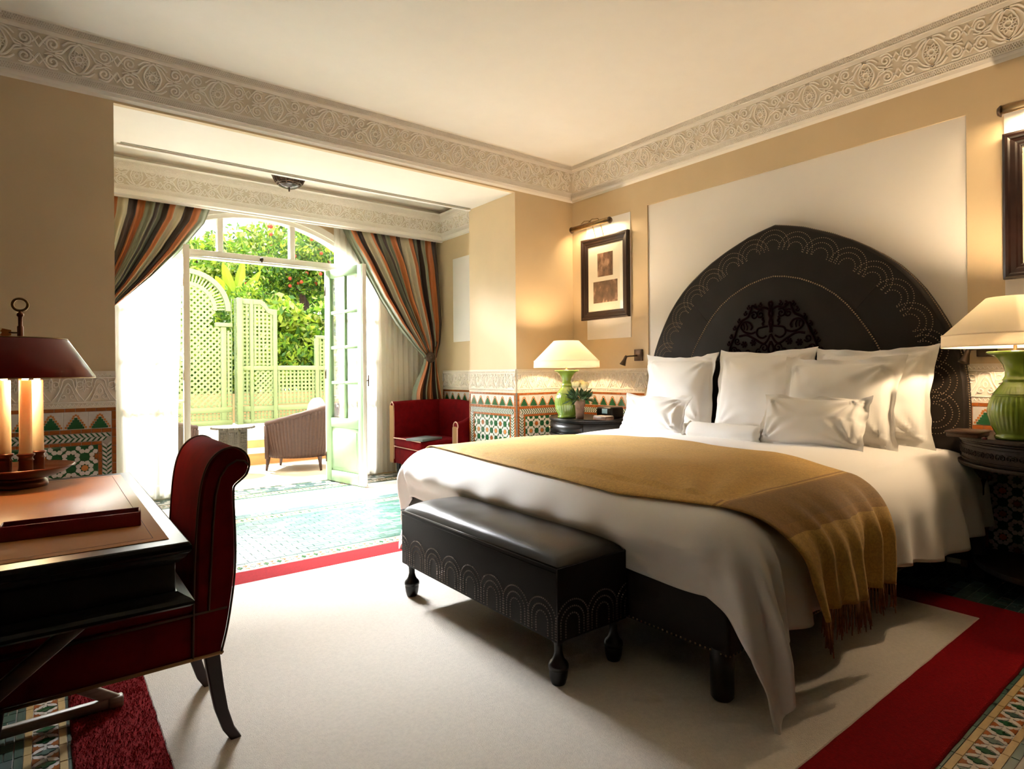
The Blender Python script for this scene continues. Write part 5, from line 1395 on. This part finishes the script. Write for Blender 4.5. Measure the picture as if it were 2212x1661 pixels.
# ------------------------------------------------------------------ ceiling lantern of the bay
CLX, CLY = 1.715, 5.44
t = thing('ceiling_lamp', 'small dark pierced metal ceiling lamp hanging in the window bay', 'lamp', (CLX, CLY, BCZ))
b = MB(); ribs = 12; P8 = [(.150, 2.868), (.140, 2.845), (.118, 2.80), (.090, 2.772)]
for i in range(ribs):
    a = 2 * pi * i / ribs; b.tube([(CLX + r * cos(a), CLY + r * sin(a), z) for r, z in P8], .005, BRONZE, 5)
for r, z in ((.150, 2.868), (.138, 2.842), (.104, 2.784), (.090, 2.772)): b.tube([(CLX + r * cos(2 * pi * i / 36), CLY + r * sin(2 * pi * i / 36), z) for i in range(36)], .006, BRONZE, 5, closed=True)
obj('metal_cage', b, t)
LG = mat('smoked_lantern_glass', (.035, .022, .020), .15, transl=.25)
b = MB(); b.lathe([(.146, 2.862), (.116, 2.802), (.088, 2.772), (.060, 2.752), (.02, 2.744), (.001, 2.744)], (CLX, CLY, 0), LG, 36); obj('glass_bowl', b, t)
b = MB(); b.lathe([(.001, 2.715), (.006, 2.72), (.008, 2.735), (.005, 2.742), (.010, 2.748), (.001, 2.75)], (CLX, CLY, 0), BRONZE, 12); obj('finial', b, t)
b = MB(); b.ball((CLX - .03, CLY - .128, 2.835), .016, BULB, 12, 8); obj('bulb', b, t)
b = MB(); b.lathe([(.02, 2.85), (.02, 2.90), (.05, 2.915), (.05, BCZ)], (CLX, CLY, 0), BRONZE, 18); b.tube([(CLX - .148, CLY, 2.866), (CLX + .148, CLY, 2.866)], .005, BRONZE, 5); b.tube([(CLX, CLY - .148, 2.866), (CLX, CLY + .148, 2.866)], .005, BRONZE, 5); obj('canopy', b, t)
# ------------------------------------------------------------------ terrace and garden
b = MB(); b.box(-6, 9, 6.42, 7.76, -.12, -.004, TERR_FLOOR); struct('terrace_floor', b)
b = MB(); b.box(-6, 9, 7.76, 8.06, -.12, .135, TERRA); b.box(-6, 9, 7.74, 8.08, .135, .170, WHITEST)
b.box(-6, 9, 8.06, 9.9, -.12, .270, TERRA); b.box(-6, 9, 8.04, 9.9, .270, .305, WHITEST); b.box(-6, 9, 9.05, 9.40, .305, .395, WHITEST)
struct('terrace_steps', b, 'two low terracotta steps with white treads behind the terrace')
b = MB(); b.box(-14, 20, 9.9, 30, -.12, .25, mat('garden_soil', (.12, .10, .04), .95, var=.4)); struct('garden_ground', b)
b = MB(); b.box(-3, 8, 9.95, 10.1, .25, .80, mat('garden_wall_ochre', (.68, .38, .20), .9, var=.15)); struct('garden_wall', b)

TY = 9.2
P9 = lambda px, py: (lambda p: (p.x, p.z))(on(px, py, 1, TY))
def lattice(mb, x0, x1, z0, z1, kind, ok=lambda x, z: True, pitch=.056, w=.028):
    def strip(a, c, y):
        a, c = Vector(a), Vector(c); L_ = (c - a).length
        if L_ < .02: return
        n = max(1, int(L_ / .02)); run = None
        for i in range(n + 1):
            p = a.lerp(c, i / n); inside = x0 <= p.x <= x1 and z0 <= p.y <= z1 and ok(p.x, p.y)
            if inside and run is None: run = p
            if (not inside or i == n) and run is not None:
                e = p; d = (e - run)
                if d.length > .015:
                    d.normalize(); q = Vector((-d.y, d.x)) * w / 2
                    mb.prism([run - q, e - q, e + q, run + q], y, y + .008, TRELLIS)
                run = None
    if kind == 'square':
        x = x0 + pitch / 2
        while x < x1: strip((x, z0), (x, z1), TY - .008); x += pitch
        z = z0 + pitch / 2
        while z < z1: strip((x0, z), (x1, z), TY); z += pitch
    else:
        p = pitch * 1.414; c = x0 - (z1 - z0)
        while c < x1 + (z1 - z0):
            strip((c, z0), (c + (z1 - z0), z1), TY - .008); strip((c, z1), (c + (z1 - z0), z0), TY); c += p
TBN = [0]
def tb2(nm, parent, x0, x1, z0, z1, y0=-.03, y1=.03):
    TBN[0] += 1; y0 -= .0009 * (TBN[0] % 9); y1 += .0009 * (TBN[0] % 9)
    mb = MB(); mb.rbox(x0, x1, TY + y0, TY + y1, z0, z1, TRELLIS, .006, 1); return obj(nm, mb, parent)
B0 = .395
# arched panel
cx_, cz_ = P9(402, 668); rx = P9(491, 668)[0] - cx_; rz = P9(402, 574)[1] - cz_; R0 = (rx + rz) / 2
T1_ = thing('arched_trellis', 'green garden trellis panel with a round spoked arch, left of the doorway view', 'trellis', (cx_, TY, B0))
def ring(nm, ra, rb, y0, y1):
    mb = MB(); n = 30
    for i in range(n):
        a, c = pi * i / n, pi * (i + 1) / n
        mb.prism([(cx_ + ra * cos(a), cz_ + ra * sin(a)), (cx_ + rb * cos(a), cz_ + rb * sin(a)), (cx_ + rb * cos(c), cz_ + rb * sin(c)), (cx_ + ra * cos(c), cz_ + ra * sin(c))], TY + y0, TY + y1, TRELLIS)
    return obj(nm, mb, T1_)
ring('outer_arch', R0 * .885, R0, -.05, .03); ring('inner_arch', R0 * .60, R0 * .69, -.02, .025)
for i in range(33):
    a = pi * (i + .5) / 33; mb = MB(); d = Vector((cos(a), sin(a))); q = Vector((-d.y, d.x)) * .010
    A = Vector((cx_, cz_)) + d * R0 * .68; C = Vector((cx_, cz_)) + d * R0 * .90
    mb.prism([A - q, C - q, C + q, A + q], TY - .01, TY + .01, TRELLIS); obj('spoke', mb, T1_)
zc = P9(480, 706)[1]
mb = MB(); lattice(mb, cx_ - R0, P9(478, 800)[0], B0 + .25, cz_ + R0 * .62, 'diag', lambda x, z: z < zc or hypot(x - cx_, z - cz_) < R0 * .62)
lattice(mb, P9(489, 800)[0], P9(500, 800)[0], B0 + .25, zc - .05, 'square'); obj('lattice', mb, T1_, kind='stuff')
xl_, xr2 = P9(477, 800)[0], P9(489, 800)[0]
tb2('post', T1_, xl_, xr2, B0, zc); tb2('cap', T1_, P9(464, 706)[0], P9(501, 706)[0], zc, zc + .055, -.05, .04)
tb2('post', T1_, 2 * cx_ - xr2, 2 * cx_ - xl_, B0, zc); tb2('cap', T1_, 2 * cx_ - P9(501, 706)[0], 2 * cx_ - P9(464, 706)[0], zc, zc + .055, -.05, .04)
tb2('bottom_rail', T1_, cx_ - R0, P9(500, 800)[0], B0 + .17, B0 + .25); tb2('base_rail', T1_, cx_ - R0, P9(500, 800)[0], B0, B0 + .07)
mb = MB(); lattice(mb, cx_ - R0, P9(500, 800)[0], B0 + .07, B0 + .17, 'square', pitch=.05, w=.02); obj('skirting_lattice', mb, T1_, kind='stuff')
# ogee panel
X = lambda px: P9(px, 760)[0]
Zp = lambda px, py: P9(px, py)[1]
T2_ = thing('ogee_trellis', 'tall green trellis panel with a box post and a swept down shoulder', 'trellis', (X(545), TY, B0))
zt = Zp(520, 645)
mb = MB(); mb.rbox(X(508), X(520), TY - .12, TY + .06, B0 - .02, zt, TRELLIS, .006, 1); obj('box_post', mb, T2_)
mb = MB()
for k in range(40):
    z = lerp(B0, zt, (k + .3) / 40); mb.box(X(508) - .004, X(508) + .002, TY - .09, TY + .03, z, z + .025, TRELLIS)
mb.box(X(501), X(502.5), TY + .02, TY + .05, B0, zt, TRELLIS)
obj('side_slats', mb, T2_, kind='stuff')
tb2('stile', T2_, X(539), X(547), B0, zt); tb2('end_post', T2_, X(589), X(598), B0, Zp(594, 672))
tb2('top_rail', T2_, X(519), X(564), zt - .075, zt)
mb = MB(); sh = [(X(563), zt), (X(572), zt - .035), (X(580), zt - .12), (X(598), Zp(598, 670)), (X(598), Zp(598, 670) - .075), (X(588), Zp(588, 676) - .03), (X(578), zt - .19), (X(570), zt - .11), (X(563), zt - .075)]
mb.prism(sh, TY - .028, TY + .028, TRELLIS); obj('shoulder', mb, T2_)
zm0, zm1 = Zp(560, 800), Zp(560, 790)
tb2('mid_rail', T2_, X(519), X(590), zm0, zm1); tb2('bottom_rail', T2_, X(519), X(590), B0 + .17, B0 + .25); tb2('base_rail', T2_, X(519), X(590), B0, B0 + .06)
mb = MB(); top_ok = lambda x, z: z < pw([(X(547), zt - .07), (X(564), zt - .07), (X(574), zt - .15), (X(590), Zp(590, 678))], x)
lattice(mb, X(520), X(539), zm1, zt - .07, 'square'); lattice(mb, X(547), X(589), zm1, zt, 'square', top_ok)
lattice(mb, X(520), X(539), B0 + .25, zm0, 'square'); lattice(mb, X(547), X(589), B0 + .25, zm0, 'diag', pitch=.05); lattice(mb, X(520), X(589), B0 + .06, B0 + .17, 'square', pitch=.05, w=.02)
obj('lattice', mb, T2_, kind='stuff')
# low fence
T3_ = thing('low_trellis_fence', 'low green trellis fence below the shrubs, right of the tall panel', 'trellis', (X(650), TY, B0))
x1 = X(700) + 1.6
tb2('top_rail', T3_, X(598), x1, zm0, zm1); tb2('bottom_rail', T3_, X(598), x1, B0 + .17, B0 + .25); tb2('base_rail', T3_, X(598), x1, B0, B0 + .06)
tb2('post', T3_, X(680), X(688), B0, Zp(684, 725)); tb2('upper_rail', T3_, X(680), x1, Zp(690, 732), Zp(690, 725))
mb = MB(); lattice(mb, X(598), X(680), B0 + .25, zm0, 'square'); lattice(mb, X(688), x1, B0 + .25, zm0, 'square'); lattice(mb, X(688), x1, zm1, Zp(690, 732), 'square'); lattice(mb, X(598), x1, B0 + .06, B0 + .17, 'square', pitch=.05, w=.02)
obj('lattice', mb, T3_, kind='stuff')

# --- foliage
LF = [mat('leaf_deep', (.05, .16, .015), .45, var=.5, vscale=4, transl=.3), mat('leaf_mid', (.18, .38, .03), .45, var=.4, vscale=4, transl=.4),
      mat('leaf_bright', (.42, .58, .05), .45, var=.35, vscale=4, transl=.5), mat('leaf_pale', (.60, .70, .22), .5, var=.3, vscale=4, transl=.5)]
BARK = mat('bark', (.06, .035, .022), .9, var=.4, vscale=20); BLOOM = mat('blossom_red', (.70, .10, .05), .6, transl=.3)
def crown(c, r, n, size, wts, seed, flowers=0, lumps=9):
    rd = random.Random(seed); mb = MB(); c = Vector(c)
    L_ = []
    for _ in range(lumps):
        v = Vector((rd.gauss(0, 1), rd.gauss(0, 1), rd.gauss(0, 1))).normalized(); L_.append((Vector((v.x * r[0] * .6, v.y * r[1] * .6, v.z * r[2] * .6)), rd.uniform(.35, .6)))
    for i in range(n):
        o, s = L_[rd.randrange(lumps)]; v = Vector((rd.gauss(0, 1), rd.gauss(0, 1), rd.gauss(0, 1))).normalized() * (rd.random() ** .45)
        p = c + o + Vector((v.x * r[0], v.y * r[1], v.z * r[2])) * s
        a = Vector((rd.gauss(0, 1), rd.gauss(0, 1), rd.gauss(0, .7))).normalized(); u_ = a.orthogonal().normalized(); w_ = a.cross(u_)
        u_ = (u_ * cos(i) + w_ * sin(i)); w_ = a.cross(u_); l = size * rd.uniform(.6, 1.3); k = rd.random(); mi = 0
        while mi < 3 and k > wts[mi]: k -= wts[mi]; mi += 1
        mb.add([p - u_ * l, p + w_ * l * .42, p + u_ * l, p - w_ * l * .42], [(0, 1, 2, 3)], LF[mi])
    for i in range(flowers):
        o, s = L_[rd.randrange(lumps)]; v = Vector((rd.gauss(0, 1), -abs(rd.gauss(0, 1)), rd.gauss(0, 1))).normalized() * 1.02
        p = c + o + Vector((v.x * r[0], v.y * r[1], v.z * r[2])) * s
        mb.ball(p, size * .6, BLOOM, 5, 4)
    return mb
def tree(label, px, py, Y_, r, n, size, wts, seed, trunk=True, flowers=0, cat='tree', nm='tree', lumps=9):
    c = on(px, py, 1, Y_); t = thing(nm, label, cat, (c.x, c.y, .25))
    obj('crown', crown(c, r, n, size, wts, seed, flowers, lumps), t)
    if trunk:
        mb = MB(); mb.tube([(c.x, c.y, .2), (c.x + .05, c.y, c.z * .5), (c.x - .04, c.y, c.z - r[2] * .3), (c.x + .1, c.y, c.z + r[2] * .4)], [.10, .08, .06, .02], BARK, 8)
        for k in range(5):
            a = k * 1.3 + seed; mb.tube([(c.x, c.y, c.z - r[2] * .5), (c.x + r[0] * .4 * cos(a), c.y + .3 * sin(a), c.z), (c.x + r[0] * .7 * cos(a), c.y + .5 * sin(a), c.z + r[2] * .4)], [.05, .03, .012], BARK, 6)
        obj('trunk', mb, t)
tree('large dark green flowering tree seen through the top right of the doorway', 655, 585, 12.6, (1.30, 1.0, .95), 9000, .060, (.45, .3, .2), 1, True, 60)
tree('pale sunlit tree filling the transom windows right of centre', 660, 545, 15.5, (2.1, 1.4, .95), 9000, .085, (.05, .25, .4), 2, True, 40)
tree('bright tree standing behind the round trellis arch', 470, 600, 14.0, (1.9, 1.0, .85), 7000, .075, (.10, .3, .4), 3, True, 10)
tree('dense hedge bush behind the arched trellis', 430, 770, 10.9, (1.15, .45, 1.35), 7000, .055, (.30, .35, .25), 4, False, 0, 'bush', 'bush', 16)
tree('sunlit shrub behind the tall trellis panel', 555, 760, 10.9, (.75, .45, 1.15), 4500, .055, (.2, .35, .3), 5, False, 0, 'bush', 'bush', 12)
tree('pale broad leaved shrub above the low trellis fence', 650, 715, 10.7, (.85, .5, .75), 2600, .095, (.12, .28, .35), 6, False, 0, 'bush', 'bush', 12)
tree('low bright shrub just behind the low trellis fence', 640, 790, 10.35, (1.0, .25, .55), 3500, .06, (.25, .35, .3), 7, False, 0, 'bush', 'bush', 12)
tree('shaded hedge bush at the far right of the garden view', 760, 740, 11.2, (1.1, .5, 1.4), 4000, .06, (.35, .35, .2), 8, False, 0, 'bush', 'bush', 14)
tree('broad sunlit tree crown far behind the other trees', 620, 690, 18.0, (4.6, 1.5, 1.5), 12000, .12, (.15, .35, .3), 9, False, 0, 'tree', 'tree', 22)
bc = on(508, 640, 1, 11.4); BP = thing('banana_plant', 'banana plant with broad yellow green leaves rising behind the trellis', 'plant', (bc.x, 11.4, .25))
BAN = mat('banana_leaf', (.30, .46, .03), .35, transl=.55, var=.25, vscale=3)
for (ax, ah, l, w, tilt) in ((.20, .95, .80, .085, .25), (.55, .75, .72, .080, .15), (-.22, .95, .72, .09, .3), (-.50, .7, .6, .08, -.3), (.95, .45, .5, .07, .1)):
    d = Vector((ax, tilt * .4, ah)).normalized(); side_ = d.cross(Vector((.3, 1, 0))).normalized(); nn_ = side_.cross(d)
    def lf(u, v, d=d, s=side_, l=l, w=w, nn=nn_):
        ww = w * sin(pi * min(1, max(0.0, v * .93 + .05))) ** .7; k = 2 * u - 1
        return Vector((bc.x, 11.4, bc.z - .15)) + d * l * v + s * ww * k + nn * (abs(k) * ww * .35 - .18 * v * v)
    mb = MB(); mb.grid(lf, 6, 14, BAN); obj('leaf', mb, BP)
mb = MB(); mb.tube([(bc.x, 11.4, .2), (bc.x + .02, 11.4, bc.z * .6), (bc.x, 11.4, bc.z - .1)], [.09, .07, .04], mat('banana_stem', (.20, .25, .08), .6), 10); obj('stem', mb, BP)

# --- wicker armchairs and the carved side table
WHITEC = mat('white_cushion', (.88, .86, .82), .8)
def wicker(x, y, rot, label):
    t = thing('wicker_armchair', label, 'chair', (x, y, 0), 'wicker armchairs on the terrace')
    F = Matrix.Translation((x, y, 0)) @ Matrix.Rotation(rot, 4, 'Z'); n = 44
    RX, RY = .40, .38
    def top(a): return .50 + .22 * (0.5 + .5 * cos(a)) ** 1.2      # a = 0 at the back (+X local)
    A0 = radians(128)
    def wall(u, v):
        a = lerp(-A0, A0, u); z = lerp(.155, top(a), v); k = 1 + .10 * sin(v * pi * .55) - .10 * (1 - v)
        rp_ = 1 + .010 * sin(u * 2 * pi * 46)
        return Vector((RX * k * rp_ * cos(a), RY * k * rp_ * sin(a), z))
    mb = MB(); mb.grid(wall, 300, 12, WICKER, True, False, F); obj('woven_shell', mb, t, solid=.012)
    mb = MB(); mb.tube([F @ Vector((RX * 1.06 * cos(a), RY * 1.06 * sin(a), top(a) + .010)) for a in [lerp(-A0, A0, i / 40) for i in range(41)]], [.030 + .003 * sin(i * 1.9) for i in range(41)], WICKER, 10)
    for s in (-1, 1): mb.tube([F @ Vector((RX * 1.06 * cos(s * A0), RY * 1.06 * sin(s * A0), z)) for z in (.52, .40, .28, .15)], [.03, .028, .025, .022], WICKER, 8)
    obj('rim', mb, t)
    mb = MB(); mb.rbox(-.28, .24, -.255, .255, .15, .30, WICKER, .03, 2, F); obj('seat_frame', mb, t)
    mb = MB(); mb.rbox(-.30, .25, -.26, .26, .30, .42, WHITEC, .05, 3, F); obj('seat_cushion', mb, t)
    def bk(u, v):
        a = 2 * pi * u; bb = (v - .5) * pi; return Vector((.20 + .09 * cos(bb) * cos(a), .24 * max(0, cos(bb)) ** .5 * sin(a), .60 + .22 * sin(bb)))
    mb = MB(); mb.grid(bk, 24, 16, WHITEC, True, True, F); obj('back_cushion', mb, t)
    for a in (35, 145, 215, 325):
        mb = MB(); p = Vector((.36 * cos(radians(a)), .34 * sin(radians(a)), 0)); mb.tube([F @ (p + Vector((0, 0, .16))), F @ (p * 1.02 + Vector((0, 0, .09))), F @ (p * 1.06 + Vector((0, 0, -.002)))], [.028, .020, .013], WICKER, 8); obj('leg', mb, t)
wicker(2.36, 7.16, radians(-38), 'brown wicker tub chair with white cushions on the terrace beside the open door')
wicker(.93, 7.35, radians(190), 'wicker tub chair mostly hidden behind the left door leaf')
sx, sy, sz = 1.63, 7.18, 0
ST = thing('side_table', 'small round side table with pierced carved dark sides on the terrace', 'table', (sx, sy, 0))
TABW = mat('carved_grey_wood', (.085, .075, .055), .55, var=.3, vscale=30)
mb = MB(); sc_ = [(.215 + .012 * cos(i * pi * 24 / 60 * 2)) for i in range(120)]
mb.prism([(sx + sc_[i] * cos(2 * pi * i / 120), sy + sc_[i] * sin(2 * pi * i / 120)) for i in range(120)], .505, .525, TABW, 'XY'); mb.lathe([(.001, .526), (.205, .526), (.207, .5245)], (sx, sy, 0), mat('white_table_top', (.8, .78, .74), .3), 40); obj('top', mb, ST)
for k in range(8):
    a0, a1 = 2 * pi * k / 8 + .2, 2 * pi * (k + 1) / 8 + .2; A = Vector((sx + .155 * cos(a0), sy + .155 * sin(a0), 0)); C = Vector((sx + .155 * cos(a1), sy + .155 * sin(a1), 0)); mb = MB()
    d = (C - A); W_ = d.length; d.normalize(); nn = Vector((d.y, -d.x, 0))
    F = Matrix(((d.x, 0, -nn.x, A.x), (d.y, 0, -nn.y, A.y), (0, 1, 0, 0), (0, 0, 0, 1)))
    cell = W_ / 6; rows = int(.40 / cell)
    mb.box(0, .012, .02, .505, 0, .010, TABW, F); mb.box(W_ - .012, W_, .02, .505, 0, .010, TABW, F); mb.box(0, W_, .47, .505, 0, .010, TABW, F)
    # pierced grid: bars leaving small holes
    for i in range(1, 6): mb.box(i * cell - cell * .26, i * cell + cell * .26, .12, .47, 0, .010, TABW, F)
    for j in range(int(.35 / cell)): mb.box(0, W_, .12 + j * cell, .12 + j * cell + cell * .52, 0, .010, TABW, F)
    mb.prism([(0, .12), (.016, .12), (.022, .0), (0, .0)], 0, .01, TABW, 'XY', xf=F); mb.prism([(W_, .12), (W_ - .016, .12), (W_ - .022, 0), (W_, 0)], 0, .01, TABW, 'XY', xf=F)
    obj('side_panel', mb, ST)
